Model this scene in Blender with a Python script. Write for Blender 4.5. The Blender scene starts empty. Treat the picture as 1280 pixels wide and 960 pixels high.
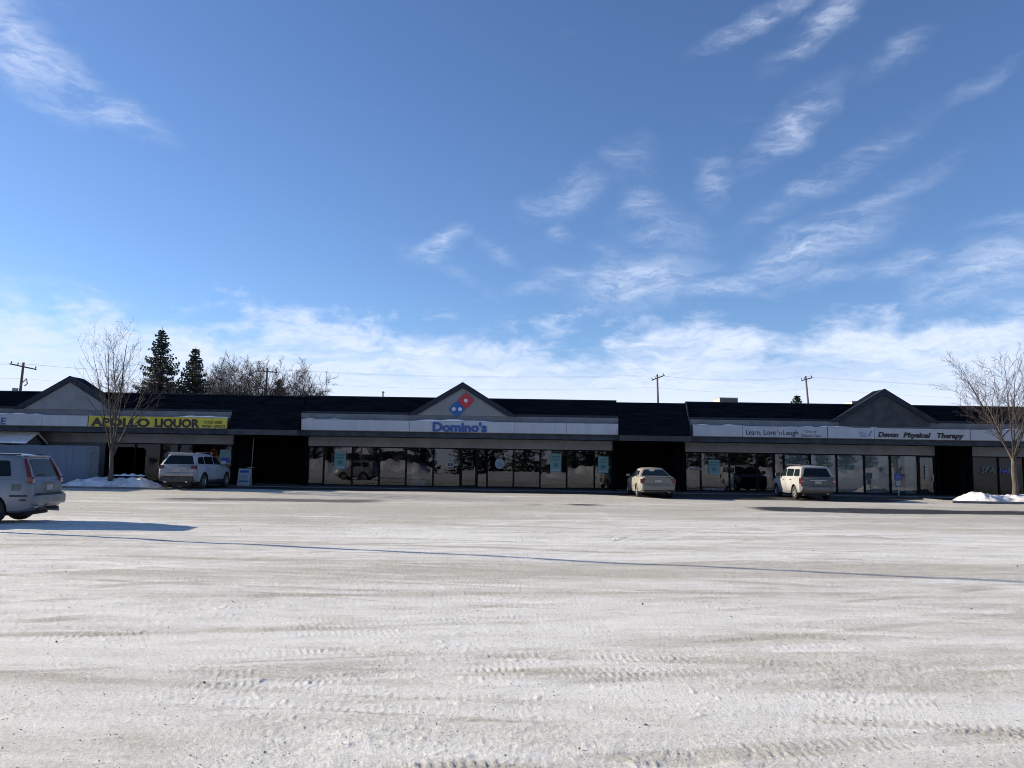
import bpy, bmesh, math, random
import numpy as np
from mathutils import Vector, Matrix
R = math.radians
C = bpy.context.scene.collection
sc = bpy.context.scene

# ------------------------------------------------------------------ camera
EYE, FPX = 1.65, 970.0
PITCH, ROLL = math.atan(98 / FPX), 0.0158
cam_d = bpy.data.cameras.new('camera')
cam = bpy.data.objects.new('camera', cam_d); C.objects.link(cam)
cam_d.sensor_fit = 'HORIZONTAL'; cam_d.sensor_width = 36.0
cam_d.lens = 36.0 * FPX / 1280.0
cam_d.clip_start = 0.1; cam_d.clip_end = 9000
CM = Matrix.Rotation(R(90) + PITCH, 3, 'X') @ Matrix.Rotation(ROLL, 3, 'Z')
cam.matrix_world = Matrix.Translation((0, 0, EYE)) @ CM.to_4x4()
sc.camera = cam

def ray(px, py):
    return CM @ Vector(((px - 640) / FPX, -(py - 480) / FPX, -1.0))
def at(px, py, Y):                      # where a photo pixel lies at distance Y
    d = ray(px, py); k = Y / d.y
    return d.x * k, EYE + d.z * k
def on_ground(px, py):
    d = ray(px, py); k = -EYE / d.z
    return d.x * k, d.y * k

# ------------------------------------------------------------------ sun, sky, exposure
SUN_EL, SUN_AZ = R(20.0), math.atan(0.264)       # azimuth: behind the building's left end
sd = Vector((-math.cos(SUN_EL) * math.cos(SUN_AZ), math.cos(SUN_EL) * math.sin(SUN_AZ), math.sin(SUN_EL)))
sun_d = bpy.data.lights.new('sun', 'SUN'); sun = bpy.data.objects.new('sun', sun_d); C.objects.link(sun)
sun_d.energy = 5.0; sun_d.angle = R(0.53); sun_d.color = (1.0, 0.88, 0.72)
sun.rotation_euler = sd.to_track_quat('Z', 'Y').to_euler(); sun.location = (-40, 10, 30)

sc.view_settings.view_transform = 'Standard'; sc.view_settings.look = 'None'
sc.view_settings.gamma = 1.0; sc.view_settings.use_curve_mapping = False
sc.view_settings.exposure = 0.72
sc.cycles.filter_width = 1.0

world = bpy.data.worlds.new('World'); sc.world = world; world.use_nodes = True

class NT:
    """small helper to write node trees"""
    def __init__(s, tree): s.t = tree; s.n = tree.nodes; s.l = tree.links; s.n.clear()
    def node(s, kind, **kw):
        n = s.n.new(kind)
        for k, v in kw.items(): setattr(n, k, v)
        return n
    def put(s, sock, v):
        if isinstance(v, bpy.types.NodeSocket): s.l.new(v, sock)
        elif v is not None: sock.default_value = v
    def m(s, op, a, b=None, c=None, clamp=False):
        n = s.node('ShaderNodeMath', operation=op, use_clamp=clamp)
        for i, v in enumerate((a, b, c)):
            if v is not None: s.put(n.inputs[i], v)
        return n.outputs[0]
    def noise(s, vec, scale, detail=4, rough=0.55, dist=0.0, lac=2.0):
        n = s.node('ShaderNodeTexNoise')
        if vec is not None: s.put(n.inputs['Vector'], vec)
        n.inputs['Scale'].default_value = scale; n.inputs['Detail'].default_value = detail
        n.inputs['Roughness'].default_value = rough; n.inputs['Distortion'].default_value = dist
        n.inputs['Lacunarity'].default_value = lac
        return n.outputs['Fac']
    def smooth(s, v, a, b, c=0.0, d=1.0):
        n = s.node('ShaderNodeMapRange', interpolation_type='SMOOTHSTEP')
        s.put(n.inputs[0], v)
        for i, q in zip((1, 2, 3, 4), (a, b, c, d)): s.put(n.inputs[i], q)
        return n.outputs[0]
    def mixc(s, f, a, b, mode='MIX'):
        n = s.node('ShaderNodeMix', data_type='RGBA', blend_type=mode)
        s.put(n.inputs[0], f)
        s.put(n.inputs[6], a if not isinstance(a, tuple) else a + (1,) * (4 - len(a)))
        s.put(n.inputs[7], b if not isinstance(b, tuple) else b + (1,) * (4 - len(b)))
        return n.outputs[2]
    def mapping(s, vec, loc=(0, 0, 0), rot=(0, 0, 0), scale=(1, 1, 1), kind='POINT'):
        n = s.node('ShaderNodeMapping', vector_type=kind)
        s.put(n.inputs[0], vec); n.inputs[1].default_value = loc
        n.inputs[2].default_value = rot; n.inputs[3].default_value = scale
        return n.outputs[0]

def build_sky():
    g = NT(world.node_tree)
    sky = g.node('ShaderNodeTexSky', sky_type='NISHITA', sun_disc=False)
    sky.sun_elevation = SUN_EL
    sky.sun_rotation = math.atan2(sd.x, sd.y)
    sky.air_density = 1.0; sky.dust_density = 0.3; sky.ozone_density = 2.6; sky.altitude = 700
    tc = g.node('ShaderNodeTexCoord'); D = tc.outputs['Generated']
    sp = g.node('ShaderNodeSeparateXYZ'); g.put(sp.inputs[0], D)
    x, y, z = sp.outputs
    az = g.m('ARCTAN2', x, y)
    el = g.m('ARCSINE', z)
    cb = g.node('ShaderNodeCombineXYZ'); g.put(cb.inputs[0], az); g.put(cb.inputs[1], el)
    AE = cb.outputs[0]
    # warp, so that edges feather
    wn = g.node('ShaderNodeTexNoise'); g.put(wn.inputs['Vector'], g.mapping(AE, scale=(1, 1.6, 1)))
    wn.inputs['Scale'].default_value = 9; wn.inputs['Detail'].default_value = 6; wn.inputs['Roughness'].default_value = .6
    wv = g.node('ShaderNodeVectorMath', operation='MULTIPLY_ADD')
    g.put(wv.inputs[0], wn.outputs['Color']); wv.inputs[1].default_value = (.085, .05, 0); g.put(wv.inputs[2], AE)
    sh = g.node('ShaderNodeVectorMath', operation='ADD'); g.put(sh.inputs[0], wv.outputs[0]); sh.inputs[1].default_value = (-.0425, -.025, 0)
    W = sh.outputs[0]
    # wisps: px, py, half length px, half width px, angle deg (counter-clockwise), strength
    wisps = [(28, 62, 70, 30, -38, .85), (95, 108, 85, 17, -22, .85), (550, 304, 34, 14, 25, .85), (622, 318, 28, 8, -30, .35),
             (955, 22, 75, 11, 16, .6), (1030, 32, 62, 15, 28, .7), (1115, 72, 34, 12, 20, .3), (985, 162, 58, 20, 33, .75),
             (1240, 100, 45, 9, 20, .25), (897, 222, 20, 28, -10, .5), (1040, 222, 110, 14, 24, .38), (790, 200, 28, 22, 0, .3),
             (708, 245, 52, 17, 22, .48), (695, 292, 15, 13, 0, .4), (800, 250, 26, 14, 0, .5), (830, 285, 50, 26, -15, .4),
             (800, 350, 78, 28, 3, .95), (710, 350, 36, 11, -5, .6), (665, 360, 32, 6, 0, .4), (890, 355, 95, 13, -4, .65), (770, 312, 34, 12, 0, .3),
             (1010, 310, 85, 26, 18, .8), (1085, 255, 90, 10, 22, .35), (1135, 328, 32, 14, 15, .75), (1225, 345, 65, 30, 18, .8),
             (1262, 282, 34, 10, 0, .4), (1260, 385, 70, 10, 14, .6), (100, 378, 70, 20, -12, .6), (8, 365, 26, 22, 0, .6), (560, 335, 60, 7, -25, .22), (1045, 345, 60, 8, 8, .4)]
    acc = None
    for px, py, a, b, ang, s in wisps:
        d = ray(px, py).normalized()
        A, E = math.atan2(d.x, d.y), math.asin(d.z)
        v = g.mapping(W, loc=(A, E, 0), rot=(0, 0, R(ang)), scale=(1.0 * a / 900, 1.0 * b / 900, 1), kind='TEXTURE')
        ln = g.node('ShaderNodeVectorMath', operation='LENGTH'); g.put(ln.inputs[0], v)
        f = g.smooth(ln.outputs['Value'], 1.5, .0, 0, s * .80)
        acc = f if acc is None else g.m('MAXIMUM', acc, f)
    # fibre texture, slanting up to the right
    fib = g.noise(g.mapping(W, rot=(0, 0, R(-22)), scale=(1, 3.0, 1)), 15, 9, .60, .15)
    blob = g.noise(g.mapping(AE, rot=(0, 0, R(-15)), scale=(1, 1.8, 1)), 7, 6, .6, .25)
    fine = g.noise(g.mapping(W, rot=(0, 0, R(-28)), scale=(1, 4.5, 1)), 42, 6, .62, .2)
    wis = g.m('MULTIPLY', g.m('MULTIPLY', acc, g.smooth(fib, .26, .70)), g.smooth(fine, .28, .62, .42, 1.0))
    # low bank near the horizon: its ragged top edge varies with azimuth and noise, thins out upward
    edge = g.m('ADD', g.m('MULTIPLY', blob, .24), g.m('MULTIPLY', fib, .10))
    top = g.m('SUBTRACT', g.m('ADD', el, 0.0), edge)
    bank = g.smooth(top, .02, -.045)
    gaps = g.noise(g.mapping(W, rot=(0, 0, R(-4)), scale=(1, 5.5, 1)), 6, 7, .58, .15)
    thin = g.smooth(gaps, .34, .56, .50, 1.0)
    bank = g.m('MULTIPLY', bank, g.m('MAXIMUM', thin, g.smooth(el, .16, .08)))
    bank = g.m('MULTIPLY', bank, g.m('MAXIMUM', g.smooth(fine, .25, .6, .72, .97), g.smooth(el, .15, .08, 0, .97)))
    # faint general cirrus elsewhere
    gen = g.m('MULTIPLY', g.smooth(g.noise(g.mapping(W, rot=(0, 0, R(-20)), scale=(1, 2.6, 1)), 5, 8, .6, .3), .60, .84), .07)
    dens = g.m('MAXIMUM', g.m('MAXIMUM', wis, bank), gen, clamp=True)
    base = g.mixc(1.0, sky.outputs[0], (0.88, 1.01, 1.25), 'MULTIPLY')
    col = g.mixc(dens, base, CLOUD)
    bg = g.node('ShaderNodeBackground'); g.put(bg.inputs[0], col); bg.inputs[1].default_value = 0.08
    out = g.node('ShaderNodeOutputWorld'); g.l.new(bg.outputs[0], out.inputs[0])
CLOUD = (6.1, 6.85, 8.5)
build_sky()

# ------------------------------------------------------------------ materials
MATS = {}
def mat(name, col, rough=.6, metal=0.0, var=.0, vscale=6, bump=0.0, bscale=40, spec=.5, emit=None, stretch=(1, 1, 1), coat=0.0, col2=None):
    if name in MATS: return MATS[name]
    m = bpy.data.materials.new(name); m.use_nodes = True; MATS[name] = m
    g = NT(m.node_tree)
    p = g.node('ShaderNodeBsdfPrincipled'); o = g.node('ShaderNodeOutputMaterial'); g.l.new(p.outputs[0], o.inputs[0])
    p.inputs['Roughness'].default_value = rough; p.inputs['Metallic'].default_value = metal
    p.inputs['Specular IOR Level'].default_value = spec; p.inputs['Coat Weight'].default_value = coat
    p.inputs['Base Color'].default_value = tuple(col) + (1,)
    tc = g.node('ShaderNodeTexCoord').outputs['Object']
    if var or col2:
        v = g.mapping(tc, scale=stretch)
        f = g.smooth(g.noise(v, vscale, 6, .6), .3, .7)
        b = tuple(col2) if col2 else tuple(max(0, c * (1 - var)) for c in col)
        a = tuple(col) if col2 else tuple(min(1, c * (1 + var * .6)) for c in col)
        g.put(p.inputs['Base Color'], g.mixc(f, a, b))
        if rough > .3:
            g.put(p.inputs['Roughness'], g.smooth(f, 0, 1, max(.05, rough - .08), min(1, rough + .08)))
    if bump:
        bn = g.node('ShaderNodeBump'); bn.inputs['Distance'].default_value = bump; bn.inputs['Strength'].default_value = .8
        g.put(bn.inputs['Height'], g.noise(g.mapping(tc, scale=stretch), bscale, 5, .6)); g.l.new(bn.outputs[0], p.inputs['Normal'])
    if emit:
        p.inputs['Emission Color'].default_value = tuple(emit[:3]) + (1,); p.inputs['Emission Strength'].default_value = emit[3]
    return m

def glass_mat(name, tint, fres=1.45, rough=.0):
    m = bpy.data.materials.new(name); m.use_nodes = True; MATS[name] = m
    g = NT(m.node_tree)
    tr = g.node('ShaderNodeBsdfTransparent'); tr.inputs[0].default_value = tint + (1,)
    gl = g.node('ShaderNodeBsdfGlossy'); gl.inputs['Roughness'].default_value = rough; gl.inputs[0].default_value = (.95, .97, 1, 1)
    # large, faint waviness of the pane
    tc = g.node('ShaderNodeTexCoord').outputs['Object']
    bn = g.node('ShaderNodeBump'); bn.inputs['Distance'].default_value = .0022; bn.inputs['Strength'].default_value = .5
    g.put(bn.inputs['Height'], g.noise(tc, 1.6, 3, .5)); g.l.new(bn.outputs[0], gl.inputs['Normal'])
    fr = g.node('ShaderNodeFresnel'); fr.inputs[0].default_value = fres
    mx = g.node('ShaderNodeMixShader'); g.l.new(fr.outputs[0], mx.inputs[0]); g.l.new(tr.outputs[0], mx.inputs[1]); g.l.new(gl.outputs[0], mx.inputs[2])
    o = g.node('ShaderNodeOutputMaterial'); g.l.new(mx.outputs[0], o.inputs[0])
    return m
glass_mat('shop_glass', (.62, .68, .70), 1.72)
glass_mat('tinted_glass', (.40, .46, .50), 1.38)

mat('parapet_grey', (.13, .147, .168), .75, var=.15, vscale=1.5, bump=.003, bscale=60)
mat('gable_grey', (.185, .21, .23), .8, var=.08, vscale=1.2, bump=.002, bscale=60)
mat('soffit_wall', (.25, .27, .30), .8, var=.15, vscale=1.2, bump=.002, bscale=50)
mat('fascia_dark', (.042, .055, .075), .7, spec=.2, var=.25, vscale=2)
mat('gable_dark', (.034, .042, .052), .7, var=.2, vscale=2)
mat('trim_dark', (.022, .030, .044), .7, spec=.2, var=.2)
mat('black_wall', (.004, .0045, .006), .95, spec=.05, var=.3, vscale=3)
mat('frame_black', (.006, .007, .010), .6, spec=.12)
mat('sign_white', (.37, .41, .475), .45, var=.07, vscale=1.2, stretch=(2.2, 1, .35))
mat('sign_yellow', (.52, .45, .04), .5, var=.12, vscale=1.3, stretch=(2.2, 1, .35))
mat('sign_edge', (.25, .27, .30), .5)
mat('letter_black', (.012, .012, .014), .5)
mat('letter_blue', (.0, .06, .28), .4)
mat('logo_blue', (.0, .085, .30), .45)
mat('logo_red', (.38, .018, .035), .45)
mat('logo_white', (.50, .54, .58), .45)
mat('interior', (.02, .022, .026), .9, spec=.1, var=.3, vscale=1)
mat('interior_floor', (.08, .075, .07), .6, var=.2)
mat('blind', (.40, .47, .48), .85, var=.05, vscale=1)
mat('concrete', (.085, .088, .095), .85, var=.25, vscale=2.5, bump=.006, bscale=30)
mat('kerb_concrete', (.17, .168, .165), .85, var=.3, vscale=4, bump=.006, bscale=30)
mat('snow', (.80, .82, .85), .75, var=.14, vscale=2.5, bump=.02, bscale=9)
mat('ploughed_snow', (.82, .83, .85), .8, col2=(.52, .51, .49), vscale=2.2, bump=.05, bscale=5)
mat('bark', (.095, .08, .068), .9, var=.4, vscale=8, stretch=(1, 1, .25), bump=.01, bscale=20)
mat('twig', (.06, .05, .043), .9, var=.3, vscale=4)
mat('far_twig', (.065, .056, .05), .9, var=.3, vscale=2)
mat('spruce_bark', (.06, .045, .035), .95)
mat('needles', (.022, .036, .030), .85, var=.5, vscale=1.2, col2=(.055, .075, .055))
mat('pole_wood', (.15, .12, .095), .9, var=.35, vscale=3, stretch=(1, 1, .1))
mat('pole_grey', (.22, .22, .22), .6, metal=.3)
mat('wire', (.05, .05, .055), .7)
mat('metal_box', (.30, .31, .31), .5, metal=.4, var=.15)
mat('unit_beige', (.45, .42, .33), .6, var=.12)
mat('grille', (.06, .06, .065), .5, metal=.3)
mat('fence_wood', (.15, .195, .26), .85, var=.12, vscale=3, stretch=(6, 6, .4), bump=.004, bscale=20)
mat('shed_wall', (.13, .15, .17), .8, var=.2)
mat('poster', (.13, .27, .29), .5, var=.08, vscale=3)
mat('poster_teal', (.04, .15, .17), .5)
mat('paper', (.34, .37, .39), .6, var=.1)
mat('sticker_blue', (.02, .05, .28), .5)
mat('galvanised', (.45, .46, .47), .4, metal=.6)
mat('neon_red', (.3, .05, .03), .5, emit=(1, .16, .06, .04))
mat('neon_blue', (.05, .08, .3), .5, emit=(.12, .2, 1, .03))
mat('neon_green', (.12, .20, .17), .5)
mat('fridge', (.20, .26, .33), .4)
# vehicles
mat('paint_silver', (.25, .275, .30), .38, metal=.35, coat=.25, col2=(.19, .21, .23), vscale=1.2)
mat('paint_white', (.46, .49, .53), .42, coat=.15, col2=(.33, .345, .36), vscale=.9)
mat('paint_champagne', (.37, .35, .29), .40, metal=.15, coat=.15, col2=(.27, .25, .21), vscale=1)
mat('paint_cream', (.43, .43, .41), .42, coat=.12, col2=(.30, .295, .28), vscale=1)
mat('paint_dark', (.03, .032, .036), .3, coat=.5)
mat('car_glass', (.008, .014, .018), .14, spec=.18)
mat('rubber', (.018, .018, .019), .85, var=.3, vscale=9)
mat('cladding', (.035, .037, .04), .7, var=.3, vscale=5)
mat('bumper_grey', (.12, .125, .13), .6, var=.2, vscale=3)
mat('rim', (.42, .43, .44), .35, metal=.7)
mat('lamp_red', (.10, .004, .008), .18, coat=.6)
mat('lamp_clear', (.35, .30, .28), .15, coat=.5)
mat('plate', (.28, .29, .31), .5)
mat('underbody', (.012, .012, .012), .9)
mat('pebble', (.20, .185, .16), .9, var=.4, vscale=30)

def shingle_mat():
    m = mat('shingles', (.006, .009, .014), .95, spec=.06, var=.6, vscale=3, bump=.02, bscale=9, stretch=(.35, 3, 3))
    return m
shingle_mat()

# ------------------------------------------------------------------ mesh helpers
def tag(o, label=None, cat=None, group=None, kind=None):
    if label: o['label'] = label
    if cat: o['category'] = cat
    if group: o['group'] = group
    if kind: o['kind'] = kind
    return o
def empty(name, loc, label, cat, group=None, rz=0.0):
    o = bpy.data.objects.new(name, None); C.objects.link(o); o.location = loc; o.rotation_euler = (0, 0, rz)
    o.empty_display_size = .2
    return tag(o, label, cat, group)
class MB:
    """collects geometry, links it as one mesh object"""
    def __init__(s): s.v = []; s.f = []; s.mi = []; s.cur = 0
    def add(s, vs, fs):
        b = len(s.v); s.v.extend([tuple(v) for v in vs])
        for f in fs: s.f.append(tuple(i + b for i in f)); s.mi.append(s.cur)
        return s
    def box(s, x0, x1, y0, y1, z0, z1):
        vs = [(x0, y0, z0), (x1, y0, z0), (x1, y1, z0), (x0, y1, z0), (x0, y0, z1), (x1, y0, z1), (x1, y1, z1), (x0, y1, z1)]
        return s.add(vs, [(0, 3, 2, 1), (4, 5, 6, 7), (0, 1, 5, 4), (1, 2, 6, 5), (2, 3, 7, 6), (3, 0, 4, 7)])
    def prism(s, pts, y0, y1):           # polygon in x,z (counter-clockwise seen from -y), extruded in y
        n = len(pts)
        vs = [(p[0], y0, p[1]) for p in pts] + [(p[0], y1, p[1]) for p in pts]
        fs = [tuple(range(n)), tuple(range(2 * n - 1, n - 1, -1))]
        fs += [(i, i + n, (i + 1) % n + n, (i + 1) % n) for i in range(n)]
        return s.add(vs, fs)
    def prism_x(s, pts, x0, x1):         # polygon in y,z extruded along x
        n = len(pts)
        vs = [(x0, p[0], p[1]) for p in pts] + [(x1, p[0], p[1]) for p in pts]
        fs = [tuple(range(n - 1, -1, -1)), tuple(range(n, 2 * n))]
        fs += [(i, (i + 1) % n, (i + 1) % n + n, i + n) for i in range(n)]
        return s.add(vs, fs)
    def tube(s, pts, rad, n=6, cap=True):
        pts = [Vector(p) for p in pts]
        if not hasattr(rad, '__len__'): rad = [rad] * len(pts)
        rings = []; prev = None
        for i, p in enumerate(pts):
            a = pts[max(0, i - 1)]; b = pts[min(len(pts) - 1, i + 1)]
            d = (b - a).normalized() if (b - a).length > 1e-9 else Vector((0, 0, 1))
            if prev is None:
                u = d.orthogonal().normalized()
            else:
                u = (prev - d * prev.dot(d)); u = u.normalized() if u.length > 1e-6 else d.orthogonal().normalized()
            prev = u; w = d.cross(u)
            rings.append([p + (u * math.cos(2 * math.pi * k / n) + w * math.sin(2 * math.pi * k / n)) * rad[i] for k in range(n)])
        vs = [v for r in rings for v in r]; fs = []
        for i in range(len(rings) - 1):
            for k in range(n):
                fs.append((i * n + k, i * n + (k + 1) % n, (i + 1) * n + (k + 1) % n, (i + 1) * n + k))
        if cap:
            fs.append(tuple(range(n - 1, -1, -1))); fs.append(tuple(range((len(rings) - 1) * n, len(rings) * n)))
        return s.add(vs, fs)
    def cyl(s, p0, p1, r, n=16): return s.tube([p0, p1], r, n)
    def build(s, name, m, parent=None, smooth=False, kind=None, bevel=0):
        me = bpy.data.meshes.new(name); me.from_pydata(s.v, [], s.f)
        ms = m if isinstance(m, (list, tuple)) else [m]
        for q in ms: me.materials.append(MATS[q] if isinstance(q, str) else q)
        if len(ms) > 1: me.polygons.foreach_set('material_index', s.mi)
        me.update()
        if smooth:
            me.shade_smooth()
            if smooth is not True: me.set_sharp_from_angle(angle=R(smooth))
        o = bpy.data.objects.new(name, me); C.objects.link(o)
        if parent: o.parent = parent
        if kind: o['kind'] = kind
        if bevel:
            b = o.modifiers.new('bevel', 'BEVEL'); b.width = bevel; b.segments = 2; b.limit_method = 'ANGLE'
        return o
def box(name, m, parent, x0, x1, y0, y1, z0, z1, **k): return MB().box(x0, x1, y0, y1, z0, z1).build(name, m, parent, **k)

# ------------------------------------------------------------------ noise for terrain
def hash2(ix, iy, seed):
    h = (ix.astype(np.int64) * 374761393 + iy.astype(np.int64) * 668265263 + seed * 1442695041) & 0xFFFFFFFF
    h = ((h ^ (h >> 13)) * 1274126177) & 0xFFFFFFFF
    h = h ^ (h >> 16)
    return (h & 0xFFFF).astype(np.float32) / 65535.0
def vnoise(x, y, seed=0):
    ix = np.floor(x); iy = np.floor(y); fx = (x - ix).astype(np.float32); fy = (y - iy).astype(np.float32)
    fx = fx * fx * (3 - 2 * fx); fy = fy * fy * (3 - 2 * fy)
    a = hash2(ix, iy, seed); b = hash2(ix + 1, iy, seed); c = hash2(ix, iy + 1, seed); d = hash2(ix + 1, iy + 1, seed)
    return (a + (b - a) * fx) * (1 - fy) + (c + (d - c) * fx) * fy
def fbm(x, y, sc_, oct_, seed, gain=.5):
    t = 0; a = 1.0; s = 0
    for o in range(oct_):
        t = t + a * vnoise(x * sc_ + o * 17.3, y * sc_ - o * 9.1, seed + o); s += a; a *= gain; sc_ *= 2.03
    return t / s
def sstep(a, b, v):
    t = np.clip((v - a) / (b - a), 0, 1); return t * t * (3 - 2 * t)
def gz(y): return 0.12 * float(sstep(33.0, 41.0, np.float64(y)))

# ------------------------------------------------------------------ ground: one sheet from under the camera to the horizon
def build_ground():
    rng = np.random.RandomState(3)
    fr = np.linspace(-R(40), R(40), 940)
    bk = np.linspace(R(40), R(320), 190)[1:-1]
    ang = np.concatenate([fr, bk])
    rr = np.concatenate([np.geomspace(.6, 3.9, 24)[:-1], np.geomspace(3.9, 50, 620)[:-1], np.geomspace(50, 6000, 46)])
    A, RR = np.meshgrid(ang, rr)
    X = (np.sin(A) * RR).astype(np.float64); Y = (np.cos(A) * RR).astype(np.float64)
    n_a, n_r = len(ang), len(rr)
    x = X.ravel(); y = Y.ravel(); r = RR.ravel()
    near = 1 - sstep(45, 60, r)
    z = 0.12 * sstep(33.0, 41.0, y) * (np.abs(x) < 400) * (y < 900)
    # rolled snow: ruts run mostly across the view
    ca, sa = math.cos(.10), math.sin(.10)
    u = x * ca + y * sa; v = -x * sa + y * ca
    z = z + near * ((fbm(u * .35, v, .9, 3, 11) - .5) * .05)
    reg = sstep(.42, .62, fbm(u * .5, v, .5, 3, 31))
    z = z + near * (fbm(u * .55, v, 5.0, 3, 41) - .5) * (.006 + .014 * reg)
    fine = 1 - sstep(16, 30, r)
    z = z + fine * (fbm(x, y, 26, 3, 51, .7) - .5) * (.005 + .005 * reg)
    crumb = sstep(.66, .86, fbm(x, y, 14, 2, 61, .6)) * sstep(.45, .65, fbm(u * .5, v, 1.1, 3, 71))
    z = z + (1 - sstep(9, 34, r) * .7) * crumb * .006
    dirt = .62 * (fbm(u * .30, v, .8, 5, 81, .6) - .5) + .55 * (fbm(u * .16, v, 2.4, 4, 91, .6) - .5) + .30 + (.22 * sstep(.50, .72, fbm(u * .35 + y * .1, v, .42, 4, 141)))
    wet_shade = np.zeros_like(x)
    tr = [  # photo polylines of wheel ruts: (points, half width, depth, dirt, tread)
        ([(0, 779), (120, 770), (250, 758), (360, 744)], .16, .014, .55, 0),
        ([(0, 738), (100, 735), (220, 728), (300, 724)], .15, .008, .30, 0),
        ([(330, 822), (430, 812), (545, 800), (640, 786)], .11, .016, .15, 1),
        ([(480, 772), (540, 766), (600, 760), (680, 748)], .10, .014, .10, 1),
        ([(250, 862), (330, 852), (430, 846), (520, 838)], .10, .020, .05, 1),
        ([(200, 765), (300, 762), (380, 752), (420, 740)], .10, .012, .05, 1),
        ([(70, 952), (160, 925), (300, 905), (380, 876)], .11, .012, .20, 1),
        ([(240, 886), (400, 884), (560, 899), (760, 902), (960, 897)], .022, .012, .30, 0),
        ([(300, 882), (480, 890), (600, 898), (700, 905)], .02, .012, .30, 0),
        ([(640, 792), (820, 786), (980, 778), (1200, 782)], .12, .008, .12, 1),
        ([(700, 850), (820, 846), (960, 838), (1100, 842)], .10, .007, .12, 1),
        ([(820, 870), (960, 868), (1120, 880), (1279, 876)], .10, .008, .10, 1),
        ([(120, 708), (260, 704), (360, 694), (430, 688)], .12, .012, .10, 0),
        ([(640, 690), (700, 686), (760, 676), (800, 664)], .14, -.02, .0, 1),
        ([(400, 640), (520, 634), (600, 632), (700, 633)], .22, .012, .35, 0),
        ([(560, 660), (700, 650), (860, 646), (1000, 640)], .22, .012, -.25, 0),
        ([(700, 700), (900, 660), (1010, 650)], .14, .010, -.2, 0),
        ([(860, 690), (1000, 664), (1120, 652), (1240, 650)], .16, .012, .2, 0),
        ([(640, 622), (655, 632), (680, 650)], .18, .01, -.12, 0), ([(700, 622), (735, 634), (760, 650)], .18, .01, -.12, 0),
        ([(1010, 655), (1130, 676), (1279, 690)], .14, .01, .2, 0), ([(30, 800), (200, 790), (420, 784)], .13, .008, .2, 1)]
    rt = random.Random(12)
    for _ in range(58):                  # long faint wheel tracks, in pairs, swinging across the lot
        yy = 4.2 + 27 * rt.random() ** 1.2; a = rt.uniform(-.28, .32); L_ = rt.uniform(4, 12) * (1 + yy * .05); cx_ = rt.uniform(-.55, .55) * yy; cv = rt.uniform(-.02, .02)
        for off in (0, 1.45):
            gp = []
            for q in np.linspace(-1, 1, 6):
                gp.append((cx_ + q * L_ * .5, yy + off + math.tan(a) * q * L_ * .5 + cv * (q * L_ * .5) ** 2))
            tr.append(([('g', p_) for p_ in gp], rt.choice((.035, .09, .11, .13)), rt.uniform(.005, .012), rt.choice((-.34, -.2, .14, .24, .36)), rt.random() < .6))
    for pts, hw, dp, dd, tread in tr:
        P = np.array([p[1] if p[0] == 'g' else on_ground(*p) for p in pts])
        # smooth the polyline
        t = np.linspace(0, len(P) - 1, 28); i0 = np.clip(np.floor(t).astype(int), 0, len(P) - 2); ft = (t - i0)
        g = lambda i: P[np.clip(i, 0, len(P) - 1)]
        p0, p1, p2, p3 = g(i0 - 1), g(i0), g(i0 + 1), g(i0 + 2); f = ft[:, None]
        Q = .5 * (2 * p1 + (p2 - p0) * f + (2 * p0 - 5 * p1 + 4 * p2 - p3) * f ** 2 + (3 * p1 - p0 - 3 * p2 + p3) * f ** 3)
        sel = np.where((x > Q[:, 0].min() - .6) & (x < Q[:, 0].max() + .6) & (y > Q[:, 1].min() - .6) & (y < Q[:, 1].max() + .6))[0]
        if not len(sel): continue
        xs, ys = x[sel], y[sel]; best = np.full(len(sel), 9.0); along = np.zeros(len(sel)); L = 0.0; side = np.zeros(len(sel))
        for k in range(len(Q) - 1):
            a, b = Q[k], Q[k + 1]; d = b - a; l = np.hypot(*d)
            if l < 1e-6: continue
            tt = np.clip(((xs - a[0]) * d[0] + (ys - a[1]) * d[1]) / l / l, 0, 1)
            ex, ey = xs - a[0] - tt * d[0], ys - a[1] - tt * d[1]; dist = np.hypot(ex, ey)
            up = dist < best; best[up] = dist[up]; along[up] = L + tt[up] * l; side[up] = (ex * -d[1] + ey * d[0])[up] / l; L += l
        fade = sstep(0, .5, along) * (1 - sstep(L - .5, L, along)) * (.25 + .75 * sstep(.34, .6, fbm(xs, ys, 1.1, 3, 131)))
        prof = (1 - sstep(hw * .6, hw * 1.1, best)); rim = np.exp(-((best - hw * 1.1) / (hw * .22)) ** 2)
        dp = min(dp * .5, .0034); dz = -dp * prof + dp * .8 * rim * (.4 + .8 * vnoise(xs * 12, ys * 12, 7))
        if tread:
            lug = (np.sin(along * 2 * math.pi / .062 + np.sign(side) * 1.2 + 1.5 * vnoise(xs * 6, ys * 6, 19)) > 0) * (np.abs(side) > hw * .15)
            dz = dz + prof * lug * dp * 1.0 * (vnoise(xs * 4, ys * 4, 9) > .35)
        z[sel] += dz * fade * (ys < 26)
        dirt[sel] += dd * prof * fade
    # bare, driven ground toward the shops, wet drainage line
    dirt += (.10 * sstep(6, 16, y) + .50 * sstep(17, 31, y)) * (.45 + 1.1 * fbm(u * .2, v, .5, 4, 151)) * (.7 + .5 * fbm(u * .12, v, .6, 3, 101))
    dirt += .25 * sstep(.52, .72, fbm(u * .10, v, .55, 4, 111)) * sstep(4, 12, y)
    edge = (fbm(x * .16, y, 1.0, 3, 121) - .5)
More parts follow.
